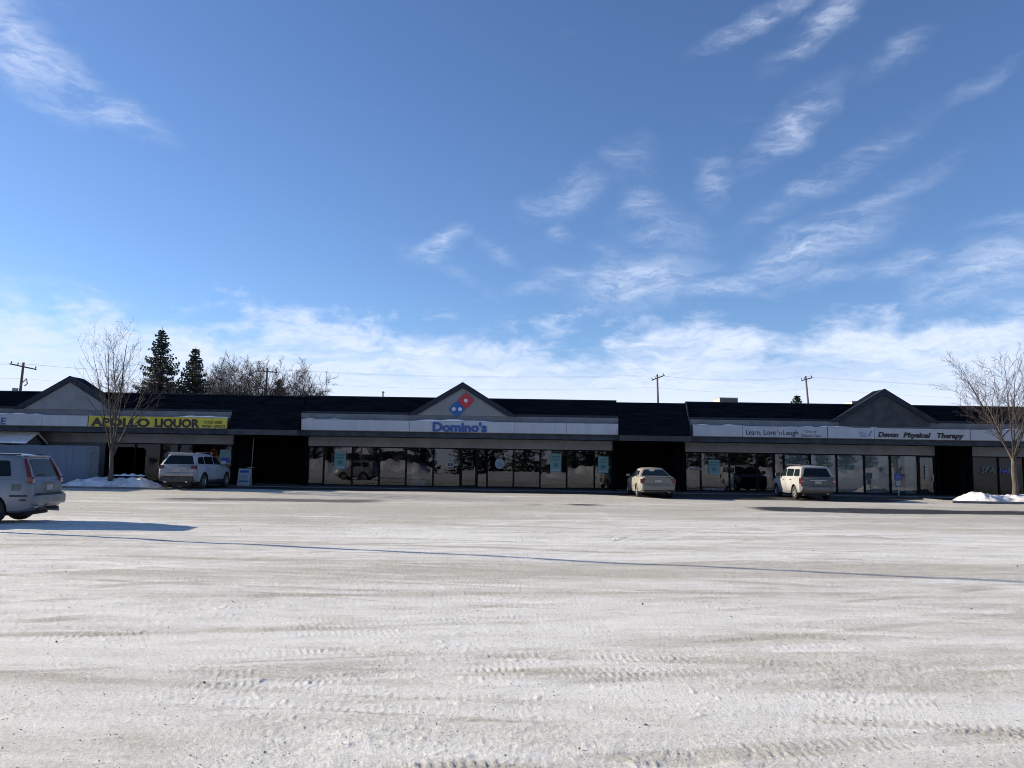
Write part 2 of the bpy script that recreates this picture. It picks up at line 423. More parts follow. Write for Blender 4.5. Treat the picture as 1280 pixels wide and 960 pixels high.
    for x0, x1, yc, hw, s in ((-14.6, -4.6, 31.4, 1.7, .62), (9.3, 30, 30.6, 1.9, 1.1), (.2, 1.6, 31.0, .5, .9), (2.0, 4.0, 31.3, .5, 1.0),
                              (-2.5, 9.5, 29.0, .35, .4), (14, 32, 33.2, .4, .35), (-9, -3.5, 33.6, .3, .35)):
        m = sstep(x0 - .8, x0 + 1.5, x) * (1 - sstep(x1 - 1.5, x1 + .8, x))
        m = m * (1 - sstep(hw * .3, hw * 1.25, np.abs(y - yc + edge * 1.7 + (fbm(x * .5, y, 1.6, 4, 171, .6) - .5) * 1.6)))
        wet_shade = np.maximum(wet_shade, m * s)
    # asphalt at the building's foot, its cast shade painted in as dark colour
    wet_shade = np.maximum(wet_shade, sstep(38.9, 39.9, y + edge * .8 + 2.6 * sstep(3.5, 8, x) * (1 - sstep(17, 21, x))) * (y < 46) * (np.abs(x) < 60))
    # edge of the lot outside: more snow
    out = sstep(48, 70, r); dirt = dirt * (1 - .7 * out)
    dirt = np.clip(dirt, 0, 1.2)
    v_ = np.empty((len(x) + 1, 3), np.float32); v_[:-1, 0] = x; v_[:-1, 1] = y; v_[:-1, 2] = z; v_[-1] = (0, 0, 0)
    idx = np.arange(n_a * n_r).reshape(n_r, n_a); nx = np.roll(idx, -1, axis=1)
    q = np.stack([idx[:-1], nx[:-1], nx[1:], idx[1:]], -1).reshape(-1, 4)   # clockwise ordering -> flipped below
    q = q[:, ::-1]
    # angle grows clockwise seen from above, so idx->nx is clockwise
    tri = np.stack([idx[0], nx[0], np.full(n_a, len(x))], -1)
    me = bpy.data.meshes.new('ground')
    nv, nq, nt = len(v_), len(q), len(tri)
    me.vertices.add(nv); me.vertices.foreach_set('co', v_.ravel())
    me.loops.add(nq * 4 + nt * 3)
    me.loops.foreach_set('vertex_index', np.concatenate([q.ravel(), tri[:, ::-1].ravel()]).astype(np.int32))
    me.polygons.add(nq + nt)
    ls = np.concatenate([np.arange(nq) * 4, nq * 4 + np.arange(nt) * 3]).astype(np.int32)
    me.polygons.foreach_set('loop_start', ls)
    me.update(calc_edges=True); me.validate()
    for nm, arr in (('dirt', dirt), ('wet_shade', wet_shade)):
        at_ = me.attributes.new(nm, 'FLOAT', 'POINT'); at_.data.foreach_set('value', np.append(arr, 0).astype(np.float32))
    me.shade_smooth()
    m = bpy.data.materials.new('packed_snow'); m.use_nodes = True; g = NT(m.node_tree)
    p = g.node('ShaderNodeBsdfPrincipled'); o = g.node('ShaderNodeOutputMaterial'); g.l.new(p.outputs[0], o.inputs[0])
    tc = g.node('ShaderNodeTexCoord').outputs['Object']
    ad = g.node('ShaderNodeAttribute', attribute_name='dirt').outputs['Fac']
    aw = g.node('ShaderNodeAttribute', attribute_name='wet_shade').outputs['Fac']
    st = g.mapping(tc, rot=(0, 0, .1), scale=(.4, 1, 1))
    n1 = g.noise(st, 3.0, 8, .7); n2 = g.noise(tc, 26, 5, .7); n3 = g.noise(tc, 90, 3, .7)
    f = g.m('ADD', ad, g.m('MULTIPLY', g.m('SUBTRACT', n1, .5), .85))
    f = g.m('ADD', f, g.m('MULTIPLY', g.m('SUBTRACT', n2, .5), .75))
    f = g.m('ADD', g.smooth(f, .0, 1.05), g.m('MULTIPLY', g.m('SUBTRACT', g.noise(g.mapping(tc, rot=(0, 0, .16), scale=(.22, 1, 1)), 7, 7, .72), .5), .9), clamp=True)
    snow = g.mixc(n1, (.89, .88, .82), (.75, .742, .69))
    grit = g.mixc(n2, (.52, .485, .385), (.29, .265, .205))
    col = g.mixc(g.m('MULTIPLY', f, .80), snow, grit)
    n4 = g.noise(tc, 55, 6, .8); n5 = g.noise(tc, 210, 2, .6)
    col = g.mixc(g.m('MULTIPLY', g.smooth(n4, .50, .68), .62), col, (.26, .25, .235))
    col = g.mixc(g.m('MULTIPLY', g.smooth(n4, .46, .30), .65), col, (.93, .92, .86))
    col = g.mixc(g.m('MULTIPLY', g.smooth(n5, .60, .70), g.smooth(n2, .35, .65, .15, .7)), col, (.16, .15, .135))
    speck = g.smooth(n3, .66, .74)
    col = g.mixc(g.m('MULTIPLY', speck, .40), col, (.16, .15, .135))
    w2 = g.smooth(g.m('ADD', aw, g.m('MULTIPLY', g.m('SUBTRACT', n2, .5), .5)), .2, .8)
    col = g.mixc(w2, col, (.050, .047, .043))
    g.put(p.inputs['Base Color'], col)
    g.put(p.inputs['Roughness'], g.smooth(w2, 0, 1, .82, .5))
    p.inputs['Specular IOR Level'].default_value = .25
    b = g.node('ShaderNodeBump'); b.inputs['Distance'].default_value = .016; b.inputs['Strength'].default_value = .9
    hh = g.m('ADD', g.m('MULTIPLY', n2, .8), g.m('ADD', g.m('MULTIPLY', n4, .8), g.m('MULTIPLY', n3, .4)))
    g.put(b.inputs['Height'], hh); g.l.new(b.outputs[0], p.inputs['Normal'])
    me.materials.append(m)
    go = bpy.data.objects.new('ground', me); C.objects.link(go); tag(go, kind='structure')
    return go
build_ground()

def scatter_pebbles():
    rng = random.Random(5); b = MB()
    for i in range(1700):
        y = 3.8 * (1 / rng.uniform(.13, 1.0)); x = rng.uniform(-.72, .72) * y
        s = rng.uniform(.0015, .005) * (1 + y * .06) * (2.2 if rng.random() < .03 else 1)
        z = .004 + (vnoise(np.array([x * 2.]), np.array([y * 2.]), 3)[0] - .5) * .01
        a = rng.uniform(0, 6.28); c, sn = math.cos(a), math.sin(a)
        e = [(1, 0, 0), (0, .8, 0), (-1, 0, 0), (0, -.7, 0), (0, 0, .8), (0, 0, -.8)]
        vs = [(x + (q[0] * c - q[1] * sn) * s * 1.3, y + (q[0] * sn + q[1] * c) * s, z + q[2] * s + .004) for q in e]
        b.add(vs, [(0, 1, 4), (1, 2, 4), (2, 3, 4), (3, 0, 4), (1, 0, 5), (2, 1, 5), (3, 2, 5), (0, 3, 5)])
    o = b.build('gravel', 'pebble', kind='stuff')
    tag(o, 'dark loose grit and small stones scattered over the packed snow', 'gravel')
scatter_pebbles()

# ------------------------------------------------------------------ the strip mall
DG, DF = 44.5, 42.4                      # glass line, canopy front
Z_SW, Z_WB, Z_WT, Z_SO, Z_FT, Z_SB, Z_ST, Z_PT, Z_RT = .155, .19, 2.42, 2.94, 3.20, 3.225, 3.83, 4.15, 5.13
def fx(px, Y=DF): return at(px, 530, Y)[0]
def gx(px, Y=DG): return at(px, 585, Y)[0]
XL, XR = -44.0, 48.0
mall = empty('shopping_building', (0, DG, 0), 'long low grey strip mall with dark roof, three gables and black recessed entries', 'building')
mall_inv = Matrix.Translation((0, -DG, 0))
def part(mb, name, m, **k):
    o = mb.build(name, m, mall, **k); o.location = (0, -DG, 0); return o

P1, P2 = (fx(289), fx(376)), (fx(773), fx(861))
segs = [(XL, P1[0]), (P1[1], P2[0]), (P2[1], XR)]
recess = [(gx(291), gx(384)), (gx(765.5), gx(856)), (gx(1169.5), gx(1214.5))]
# walls above and between the glazing
bays = [(gx(130), recess[0][0]), (recess[0][1], recess[1][0]), (recess[1][1], recess[2][0]), (recess[2][1], XR)]
for a, b in [(XL, gx(130))] + bays:
    m = MB().box(a, b, DG, DG + .3, Z_WT, Z_SO + .2); part(m, 'wall', 'soffit_wall')
m = MB().box(XL, gx(130) - .003, DG + .01, DG + .3, 0, Z_WT - .003); part(m, 'wall', 'parapet_grey')
m = MB().box(XL, XL + .3, DG + .303, 62, 0, 4.9); m.box(XR - .3, XR, DG + .303, 62, 0, 4.9); m.box(XL, XR, 62.003, 62.3, 0, 4.9); part(m, 'wall', 'parapet_grey')
for a, b in bays:
    part(MB().box(a, b, DG + .005, DG + .16, .05, Z_WB - .002), 'sill', 'fascia_dark')
# black recessed entries
for a, b in recess:
    m = MB()
    m.box(a - .02, a - .25 + .02, DG + .31, 48, 0, Z_SO); m.box(b + .02, b + .25, DG + .31, 48, 0, Z_SO); m.box(a - .25, b + .25, 48.003, 48.2, 0, Z_SO)
    part(m, 'recess_wall', 'black_wall')
    part(MB().box(a + .02, b - .02, DG + .4, 47.9, Z_SO - .1, Z_SO - .02), 'recess_ceiling', 'black_wall')
    for q in (a + .001, b - .181):
        part(MB().box(q, q + .18, DG - .12, DG + .31, Z_SW, Z_SO - .003), 'pillar', 'black_wall')
# canopy: soffit, fascia, parapet, mansard
for a, b in segs:
    part(MB().box(a, b, DF + .12, DG - .002, Z_SO + .004, Z_SO + .06), 'soffit', 'fascia_dark')
    part(MB().box(a, b, DF, DF + .118, Z_SO, Z_FT), 'fascia', 'fascia_dark')
    part(MB().box(a, b, DF + .03, DF + .25, Z_FT + .003, Z_PT), 'parapet', 'parapet_grey')
    m = MB(); m.prism_x([(DF + .14, Z_PT + .003), (DG, Z_PT + .003), (DG, Z_RT), (43.2, Z_RT), (42.64, Z_PT + .14), (DF + .14, Z_PT + .14)], a + .003, b - .003)
    part(m, 'mansard_roof', 'shingles')
    part(MB().box(a + .004, b - .004, DF + .09, DF + .137, Z_PT + .004, Z_PT + .13), 'gutter', 'trim_dark')
    part(MB().box(a, b, 43.16, 43.3, Z_RT + .003, Z_RT + .06), 'ridge_flashing', 'trim_dark')
for (a, b), dz in ((P1, 0), (P2, -.05)):
    m = MB(); m.prism_x([(41.86, Z_FT), (DG, Z_FT), (DG, Z_RT + dz), (43.1, Z_RT + dz), (41.86, Z_FT + .03)], a + .003, b - .003)
    part(m, 'entry_roof', 'shingles')
    part(MB().box(a, b, 41.8, 41.93, Z_SO - .03, Z_FT - .003), 'entry_fascia', 'gable_dark')
    part(MB().box(a + .1, b - .1, 41.94, DG + .4, Z_SO, Z_SO + .05), 'entry_soffit', 'black_wall')
    for q in (a, b - .08):
        m = MB(); m.prism_x([(41.94, Z_SO - .03), (DG, Z_SO - .03), (DG, Z_FT - .003), (41.94, Z_FT - .003)], q, q + .08)
        part(m, 'entry_fascia', 'gable_dark')
# pale metal flashing down the right edge of the second entry roof
m = MB(); e = P2[1]
m.tube([(e + .02, 43.08, Z_RT - .02), (e + .02, 41.9, Z_FT + .05)], .045, 4); part(m, 'flashing', 'trim_dark')
part(MB().box(XL + .01, XR - .01, DG + .35, 62, 4.75, 4.85), 'flat_roof', 'snow')
# projecting left wing of the mall, outside the frame, whose shadow falls over the left snow bank
part(MB().box(XL - .6, -30.5, 39.5, 61, 0, 4.15), 'wall', 'parapet_grey')
m = MB(); m.prism([(XL - .7, 4.153), (-30.4, 4.153), (-31.0, Z_RT), (XL - .7, Z_RT)], 39.4, 61); part(m, 'mansard_roof', 'shingles')
# gables
GX = [fx(84.5), fx(577.5), fx(1106)]
SL = .61
for i, cx in enumerate(GX):
    face = 'gable_grey' if i < 2 else 'gable_dark'
    ap = 5.66; hb = (ap - Z_PT) / SL
    pts = [(cx - hb, Z_PT), (cx + hb, Z_PT), (cx, ap)] if i < 2 else [(cx - hb, 3.93), (cx + hb, 3.93), (cx + hb, Z_PT), (cx, ap), (cx - hb, Z_PT)]
    part(MB().prism(pts, DF - .02, DF + .02), 'gable', face)
    out = ap + .33; ho = (out - Z_PT) / SL
    t = .33
    for s in (-1, 1):
        rk = [(cx, out - t), (cx, out), (cx + s * ho, Z_PT), (cx + s * (out - t - Z_PT) / SL, Z_PT)]
        if s > 0: rk = rk[::-1]
        part(MB().prism(rk, DF - .14, DF - .022), 'rake_board', 'trim_dark')
    m = MB()
    m.prism([(cx - ho + .03, out - ho * SL - .04), (cx + ho - .03, out - ho * SL - .04), (cx, out - .02)], DF + .25, DF + 1.3)
    part(m, 'gable_roof', 'shingles')
    m = MB()
    m.prism([(cx - ho + .03, out - ho * SL - .03), (cx - ho + .2, out - ho * SL - .03), (cx, out - .16), (cx + ho - .2, out - ho * SL - .03), (cx + ho - .03, out - ho * SL - .03), (cx, out - .015)], DF - .018, DF + .247)
    part(m, 'eave', 'trim_dark')

# glazing
wrng = random.Random(4)
def window(a, b, z0=Z_WB, z1=Z_WT - .003, fw=.045, fwz=.06, name='window', gm='shop_glass'):
    fr = MB(); Y0, Y1 = DG - .02, DG + .07
    fr.box(a, a + fw, Y0, Y1, z0, z1); fr.box(b - fw, b, Y0, Y1, z0, z1)
    fr.box(a + fw, b - fw, Y0 + .004, Y1, z1 - fwz, z1 - .001); fr.box(a + fw, b - fw, Y0 + .004, Y1, z0 + .001, z0 + fwz)
    f = part(fr, name, 'frame_black')
    ta, tb = wrng.uniform(-.009, .009), wrng.uniform(-.006, .006)     # panes never sit quite true: reflections break at each mullion
    pn = MB(); pn.add([(a + fw, DG + .03 - ta, z0 + fwz), (b - fw, DG + .03 + ta, z0 + fwz), (b - fw, DG + .03 + ta + tb, z1 - fwz), (a + fw, DG + .03 - ta + tb, z1 - fwz)], [(0, 1, 2, 3)])
    o = pn.build('pane', gm, f)
    return f
def door(a, b):
    f = window(a, b, fw=.10, fwz=.12, name='door')
    h = MB().tube([(b - .16, DG - .08, .95), (b - .16, DG - .08, 1.35)], .015, 6); h.box(b - .17, b - .15, DG - .08, DG - .02, .97, .99); h.box(b - .17, b - .15, DG - .08, DG - .02, 1.31, 1.33)
    h.build('handle', 'galvanised', f)
def row(pxs, doors=(), gm='shop_glass'):
    for i in range(len(pxs) - 1):
        a, b = gx(pxs[i]) + .003, gx(pxs[i + 1]) - .003
        door(a, b) if i in doors else window(a, b, gm=gm)
row([131, 139, 168, 200, 222, 256, 290], gm='tinted_glass')
row([385, 404.5, 440, 474, 507.5, 541.5, 575.5, 596.5, 609, 642, 675, 708.5, 743, 765], doors=(6,))
row([857, 876, 912, 946, 968, 980, 1013, 1046, 1080.5, 1113, 1147.5, 1169], doors=(3, 10))
row([1215, 1248, 1280, 1313, 1346], (), 'tinted_glass')
# inside of the shops
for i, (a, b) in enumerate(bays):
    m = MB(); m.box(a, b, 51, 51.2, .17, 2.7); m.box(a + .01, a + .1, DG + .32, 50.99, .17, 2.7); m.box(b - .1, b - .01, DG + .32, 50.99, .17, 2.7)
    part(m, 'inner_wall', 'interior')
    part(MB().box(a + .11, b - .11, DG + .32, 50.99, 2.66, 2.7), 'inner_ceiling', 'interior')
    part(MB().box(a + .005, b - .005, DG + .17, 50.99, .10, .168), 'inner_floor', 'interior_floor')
# pale blinds behind six right-hand windows
for a, b in ((1014, 1045), (1047, 1079.5), (1082, 1112), (1115, 1127), (1133, 1146.5)):
    part(MB().box(gx(a), gx(b), DG + .20, DG + .205, .22, 2.38), 'roller_blind', 'blind')
part(MB().box(gx(1128), gx(1146), DG + .3, DG + .7, .2, .72), 'counter', 'fence_wood')
part(MB().box(gx(982), gx(1011), DG + .25, DG + .28, 1.3, 2.34), 'blind_slat', 'blind')

# sidewalk and kerb
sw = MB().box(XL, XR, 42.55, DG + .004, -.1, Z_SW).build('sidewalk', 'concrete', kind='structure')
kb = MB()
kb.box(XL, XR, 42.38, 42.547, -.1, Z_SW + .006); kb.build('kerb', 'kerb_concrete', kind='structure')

# ------------------------------------------------------------------ lettering
def letters(parent, text, x0, x1, z0, z1, Y, m, bold=0.0, shear=0.0, depth=.02, name='letter', space=1.0):
    """built-in font, one mesh per character, fitted into the box x0..x1, z0..z1 (cap height)"""
    cd = bpy.data.curves.new('t', 'FONT'); cd.offset = bold; cd.shear = shear; cd.extrude = .01; cd.space_character = space
    cd.resolution_u = 4
    ob = bpy.data.objects.new('t', cd); C.objects.link(ob)
    def mesh_of(s):
        cd.body = s; bpy.context.view_layer.update()
        dg = bpy.context.evaluated_depsgraph_get()
        return bpy.data.meshes.new_from_object(ob.evaluated_get(dg))
    def ext(me):
        xs = [v.co.x for v in me.vertices]; return (min(xs), max(xs)) if xs else (0, 0)
    full = ext(mesh_of(text)); kx = (x1 - x0) / (full[1] - full[0])
    cap = mesh_of('E'); ys = [v.co.y for v in cap.vertices]; kz = (z1 - z0) / (max(ys) - min(ys)); yb = min(ys)
    out = []
    for i, ch in enumerate(text):
        if ch == ' ': continue
        pre = mesh_of(text[:i + 1]); me = mesh_of(ch); off = ext(pre)[1] - ext(me)[1]
        bpy.data.meshes.remove(pre)
        for v in me.vertices:
            q = v.co.copy()
            v.co = (x0 + (q.x + off - full[0]) * kx, Y - (q.z + .01) / .02 * depth, z0 + (q.y - yb) * kz)
        me.materials.clear(); me.materials.append(MATS[m]); me.update()
        o = bpy.data.objects.new(name, me); C.objects.link(o); o.parent = parent
        o.location = -Vector(parent.location); out.append(o)
    bpy.data.objects.remove(ob)
    return out

YS = DF - .22                             # face of the sign boxes
def zs(px, py, Y=YS): return at(px, py, Y)[1]
def sign_box(label, pxa, pxb, seams, m='sign_white', snow_seed=0, group=None, snow=True):
    a, b = fx(pxa, YS), fx(pxb, YS)
    t = empty('sign_box', ((a + b) / 2, YS, Z_SB), label, 'shop sign', group)
    loc = -Vector(t.location)
    o = MB().box(a, b, YS + .03, DF + .028, Z_SB, Z_ST).build('housing', 'sign_edge', t); o.location = loc
    xs = [a] + [fx(s, YS) for s in seams] + [b]
    for i in range(len(xs) - 1):
        o = MB().box(xs[i] + .012, xs[i + 1] - .012, YS, YS + .028, Z_SB + .02, Z_ST - .02).build('panel', m, t); o.location = loc
    if snow:
        rng = random.Random(snow_seed); sm = MB(); n = max(4, int((b - a) / .12)); ring = []
        ph = rng.uniform(0, 9)
        for i in range(n + 1):
            x = a + (b - a) * i / n
            q = vnoise(np.array([x * .5 + ph]), np.array([3.3]), 5)[0] * .7 + vnoise(np.array([x * 2.1 + ph]), np.array([1.3]), 6)[0] * .3
            h = max(.004, (q - .42) * .26)
            ring.append([(x, YS + .01, Z_ST + .002), (x, YS + .03, Z_ST + h), (x, DF - .02, Z_ST + h * 1.25), (x, DF + .02, Z_ST + .002)])
        vs = [p for r_ in ring for p in r_]; fs = [(4 * i + k, 4 * i + k + 1, 4 * i + 5 + k, 4 * i + 4 + k) for i in range(n) for k in range(3)]
        fs += [(3, 2, 1, 0), (4 * n, 4 * n + 1, 4 * n + 2, 4 * n + 3)]
        o = sm.add(vs, fs).build('snow_cap', 'snow', t, smooth=True); o.location = loc
    return t
s1 = sign_box('blank white sign box above the fence, cut by the left photo edge', -60, 109.5, (-10, 52), snow_seed=1)
letters(s1, 'E', fx(1, YS), fx(7.2, YS), zs(4, 530.5), zs(4, 522), YS - .001, 'letter_blue', bold=.02, depth=.02)
s2 = sign_box('yellow APOLLO LIQUOR sign box with black capitals', 110.2, 284, (170, 226), 'sign_yellow', snow_seed=2)
letters(s2, 'APOLLO', fx(113.5, YS), fx(187, YS), zs(150, 533.3), zs(150, 522.6), YS - .001, 'letter_black', bold=.042)
letters(s2, 'LIQUOR', fx(193.5, YS), fx(249.5, YS), zs(222, 534.4), zs(222, 523.7), YS - .001, 'letter_black', bold=.042)
letters(s2, 'COLD BEER', fx(255, YS), fx(278, YS), zs(267, 529.6), zs(267, 526.2), YS - .001, 'letter_black', bold=.02, depth=.008)
letters(s2, 'WINE • SPIRITS', fx(252.5, YS), fx(281.5, YS), zs(267, 534.6), zs(267, 531.4), YS - .001, 'letter_black', bold=.02, depth=.008)
s3 = sign_box("long white sign box carrying the blue Domino's name under the middle gable", 376.5, 773, (445, 512, 578, 643.5, 708), snow_seed=3)
letters(s3, "Domino's", fx(541, YS), fx(608.7, YS), zs(575, 539.9), zs(575, 528.2), YS - .004, 'letter_blue', bold=.038, depth=.05)
s4 = sign_box("white sign box reading Learn, Love 'n Laugh over the playroom windows", 866, 1034, (928,), snow_seed=4)
letters(s4, "Learn,", fx(932.5, YS), fx(951, YS), zs(942, 543.3), zs(942, 537.2), YS - .001, 'letter_black', bold=.008, depth=.01)
letters(s4, "Love", fx(954.5, YS), fx(969.5, YS), zs(960, 543.5), zs(960, 537.2), YS - .001, 'letter_black', bold=.008, depth=.01)
letters(s4, "'n", fx(971.5, YS), fx(977, YS), zs(974, 543.4), zs(974, 538), YS - .001, 'logo_red', bold=.004, depth=.01)
letters(s4, "Laugh", fx(979, YS), fx(997.5, YS), zs(988, 544), zs(988, 538), YS - .001, 'letter_black', bold=.008, depth=.01)
letters(s4, "Out of", fx(1006.5, YS), fx(1020.5, YS), zs(1013, 540.8), zs(1013, 537.8), YS - .001, 'letter_black', bold=.006, depth=.008)
letters(s4, "School Care", fx(1001.5, YS), fx(1026, YS), zs(1013, 546.2), zs(1013, 543), YS - .001, 'letter_black', bold=.006, depth=.008)
s5 = sign_box('white sign box with black slanted DEVON PHYSICAL THERAPY letters', 1034.5, 1212, (1093,), snow_seed=5)
letters(s5, "Devon", fx(1097, YS), fx(1122.5, YS), zs(1110, 546.6), zs(1110, 540), YS - .001, 'letter_black', bold=.045, shear=.25)
letters(s5, "Physical", fx(1128.5, YS), fx(1163, YS), zs(1145, 547.3), zs(1145, 540.8), YS - .001, 'letter_black', bold=.045, shear=.25)
letters(s5, "Therapy", fx(1170.5, YS), fx(1204.5, YS), zs(1187, 548), zs(1187, 541.4), YS - .001, 'letter_black', bold=.045, shear=.25)
letters(s5, "Devon", fx(1074, YS), fx(1082, YS), zs(1078, 542.4), zs(1078, 540.3), YS - .001, 'letter_blue', bold=.01, depth=.006)
letters(s5, "Therapy", fx(1074.5, YS), fx(1083, YS), zs(1078, 545.6), zs(1078, 543.6), YS - .001, 'letter_blue', bold=.01, depth=.006)
mk = MB(); c = (fx(1087, YS), zs(1087, 542.5)); mk.tube([(c[0] + .12, YS - .01, c[1] + .16), (c[0] + .02, YS - .01, c[1] + .05), (c[0] - .02, YS - .01, c[1] - .06), (c[0] - .12, YS - .01, c[1] - .14)], [.012, .02, .018, .006], 5)
o = mk.build('emblem', 'letter_blue', s5); o.location = -Vector(s5.location)
s6 = sign_box('blank white sign box behind the bare tree at the right edge', 1212.5, 1400, (1280, 1340), snow_seed=6)

# the two-tile logo on the middle gable
def rounded(cx, cz, w, h, r, ang, n=5):
    pts = []
    for sx, sz, a0 in ((1, -1, -90), (1, 1, 0), (-1, 1, 90), (-1, -1, 180)):
        for k in range(n + 1):
            a = R(a0 + 90 * k / n); pts.append((sx * (w / 2 - r) + r * math.cos(a), sz * (h / 2 - r) + r * math.sin(a)))
    c_, s_ = math.cos(ang), math.sin(ang)
    return [(cx + p[0] * c_ - p[1] * s_, cz + p[0] * s_ + p[1] * c_) for p in pts]
YL = DF - .02
lg = empty('logo_sign', (fx(576.2, YL), YL, zs(576, 506, YL)), 'red and blue domino tile logo with white dots on the middle gable', 'logo sign')
def lp(m, name, pts, y0, y1):
    o = MB().prism(pts, y0, y1).build(name, m, lg); o.location = -Vector(lg.location); return o
ca = R(45); side = .65
cx, cz = fx(576.3, YL), zs(576.3, 506.2, YL)
du = (math.cos(ca) * .338, math.sin(ca) * .338)
Rc, Bc = (cx + du[0], cz + du[1]), (cx - du[0], cz - du[1])
lp('logo_red', 'red_tile', rounded(Rc[0], Rc[1], side, side, .07, ca), YL - .08, YL - .002)
lp('logo_blue', 'blue_tile', rounded(Bc[0], Bc[1], side, side, .07, ca), YL - .08, YL - .002)
for (qx, qz) in (Rc, (Bc[0] - .17, Bc[1]), (Bc[0] + .17, Bc[1])):
    lp('logo_white', 'dot', [(qx + .105 * math.cos(2 * math.pi * k / 20), qz + .105 * math.sin(2 * math.pi * k / 20)) for k in range(20)], YL - .09, YL - .081)

# ------------------------------------------------------------------ things on and behind the glass
YG = DG - .004
def flat(name, m, pxa, pya, pxb, pyb, label, cat, Y=None, t=.01, group=None):
    Y = Y or YG - .02
    x0, z1 = at(pxa, pya, Y); x1, z0 = at(pxb, pyb, Y)
    e = empty(name, ((x0 + x1) / 2, Y, z0), label, cat, group)
    o = MB().box(x0, x1, Y, Y + t, z0, z1).build('sheet', m, e); o.location = -Vector(e.location)
    e['_b'] = (x0, x1, z0, z1, Y); return e
def deco(e, name, m, fx0, fz0, fx1, fz1):
    x0, x1, z0, z1, Y = e['_b']; w, h = x1 - x0, z1 - z0
    o = MB().box(x0 + w * fx0, x0 + w * fx1, Y - .006, Y - .001, z0 + h * fz0, z0 + h * fz1).build(name, m, e); o.location = -Vector(e.location); return o
plabs = [(418.5, 564.5, 432, 586.5, 'pale teal lease poster in the second window right of the left black entry'),
         (688, 567, 701.5, 590, "pale teal lease poster in a window between the Domino's door and the black entry"),
         (747.5, 570.5, 760.5, 591.5, 'pale teal lease poster in the last window beside the champagne sedan'),
         (885.5, 574.5, 899.5, 594, 'pale teal lease poster in the window beside the white handwritten lettering')]
for a, b, c_, d, lab in plabs:
    e = flat('poster', 'poster', a, b, c_, d, lab, 'poster', group='teal posters taped inside the shop windows')
    deco(e, 'print_block', 'poster_teal', .12, .78, .88, .86); deco(e, 'print_block', 'poster_teal', .12, .62, .8, .70)
    deco(e, 'print_block', 'poster_teal', .3, .28, .7, .48); deco(e, 'print_block', 'paper', .1, .06, .9, .16)
    del e['_b']
e = flat('open_sign', 'paper', 558.5, 577.5, 567, 584, "small pale green framed sign hanging in the window left of the Domino's door", 'sign')
deco(e, 'print_block', 'letter_black', .14, .2, .42, .8); deco(e, 'print_block', 'letter_black', .55, .2, .86, .8)
x0, x1, z0, z1, Y = e['_b']; o = MB().tube([((x0 + x1) / 2, Y, z1), ((x0 + x1) / 2, Y, Z_WT - .06)], .008, 4).build('cord', 'paper', e); o.location = -Vector(e.location); del e['_b']
# round decal
cxx, czz = at(624.5, 579.5, YG - .02)
e = empty('round_decal', (cxx, YG - .02, czz), "round blue-grey decal on the glass right of the Domino's door", 'decal')
m = MB(); m.prism([(.27 * math.cos(2 * math.pi * k / 24), .30 * math.sin(2 * math.pi * k / 24)) for k in range(24)], 0, .006); m.build('disc', 'fridge', e)
m = MB(); m.prism([(.06 + .14 * math.cos(2 * math.pi * k / 16), -.03 + .15 * math.sin(2 * math.pi * k / 16)) for k in range(16)], -.006, -.001); m.build('disc', 'poster', e)
e = flat('door_notice', 'paper', 1156, 581, 1160.5, 599, 'white notice sheets taped on the therapy clinic door', 'notice')
for k in range(4): deco(e, 'print_block', 'letter_black', .15, .12 + .22 * k, .85, .16 + .22 * k)
del e['_b']
e = flat('window_cabinet', 'fridge', 513.5, 592.5, 523.5, 608.5, "tall white cabinet standing behind the Domino's window", 'cabinet', Y=DG + .6, t=.5); deco(e, 'handle', 'frame_black', .05, .9, .95, .95); del e['_b']
e = flat('window_cabinet', 'fridge', 524.8, 600, 531.5, 608.5, "low white box right of the tall white cabinet behind the glass", 'box', Y=DG + .6, t=.4); deco(e, 'lid', 'paper', .0, .88, 1., .97); del e['_b']
def glass_word(lab, words, m):
    e = empty('window_lettering', (gx(words[0][1]), YG - .02, 1.6), lab, 'lettering')
    for text, pa, pb, ya, yb in words:
        xa, zb_ = at(pa, yb, YG - .02); xb, za = at(pb, ya, YG - .02)
        letters(e, text, xa, xb, zb_, za, YG - .02, m, bold=.01, shear=.2, depth=.004)
glass_word('white handwritten style Infinity lettering on the dark window right of the sedan', [('Infinity', 859.5, 877.5, 584.2, 587.6), ('Hair', 879.5, 884.8, 584.4, 587.8)], 'paper')
glass_word('small white letters along the bottom of the window under the poster', [('spa & nails', 881, 905, 610.3, 612.6)], 'sign_white')
glass_word('pale green SPA lettering in the window left of the right tree', [('SPA', 1226, 1243, 584, 591)], 'neon_green')
glass_word('blue NAILS lettering in the window behind the right tree', [('NAILS', 1250, 1267, 585.5, 591.5)], 'neon_blue')
e = empty('neon_sign', (gx(1272), YG + .25, 1.9), 'red glowing OPEN neon sign right of the tree trunk', 'neon sign')
letters(e, 'OPEN', at(1268.5, 579, YG + .25)[0], at(1276, 579, YG + .25)[0], at(1272, 581, YG + .25)[1], at(1272, 577, YG + .25)[1], YG + .25, 'neon_red', bold=.02)
cxx, czz = at(267, 566.5, DG + .3)
e = empty('neon_sign', (cxx, DG + .3, czz), 'round dim red neon sign behind the white off-roader', 'neon sign')
m = MB(); m.tube([(.2 * math.cos(2 * math.pi * k / 20), 0, .2 * math.sin(2 * math.pi * k / 20)) for k in range(21)], .03, 6); m.tube([(-.12, 0, 0), (.12, 0, 0)], .03, 6); m.build('tube', 'neon_red', e)
e = flat('wall_poster', 'poster', 275, 562, 288, 580, 'blue picture poster in the window behind the white off-roader', 'poster'); deco(e, 'print_block', 'sticker_blue', .1, .1, .9, .45); del e['_b']
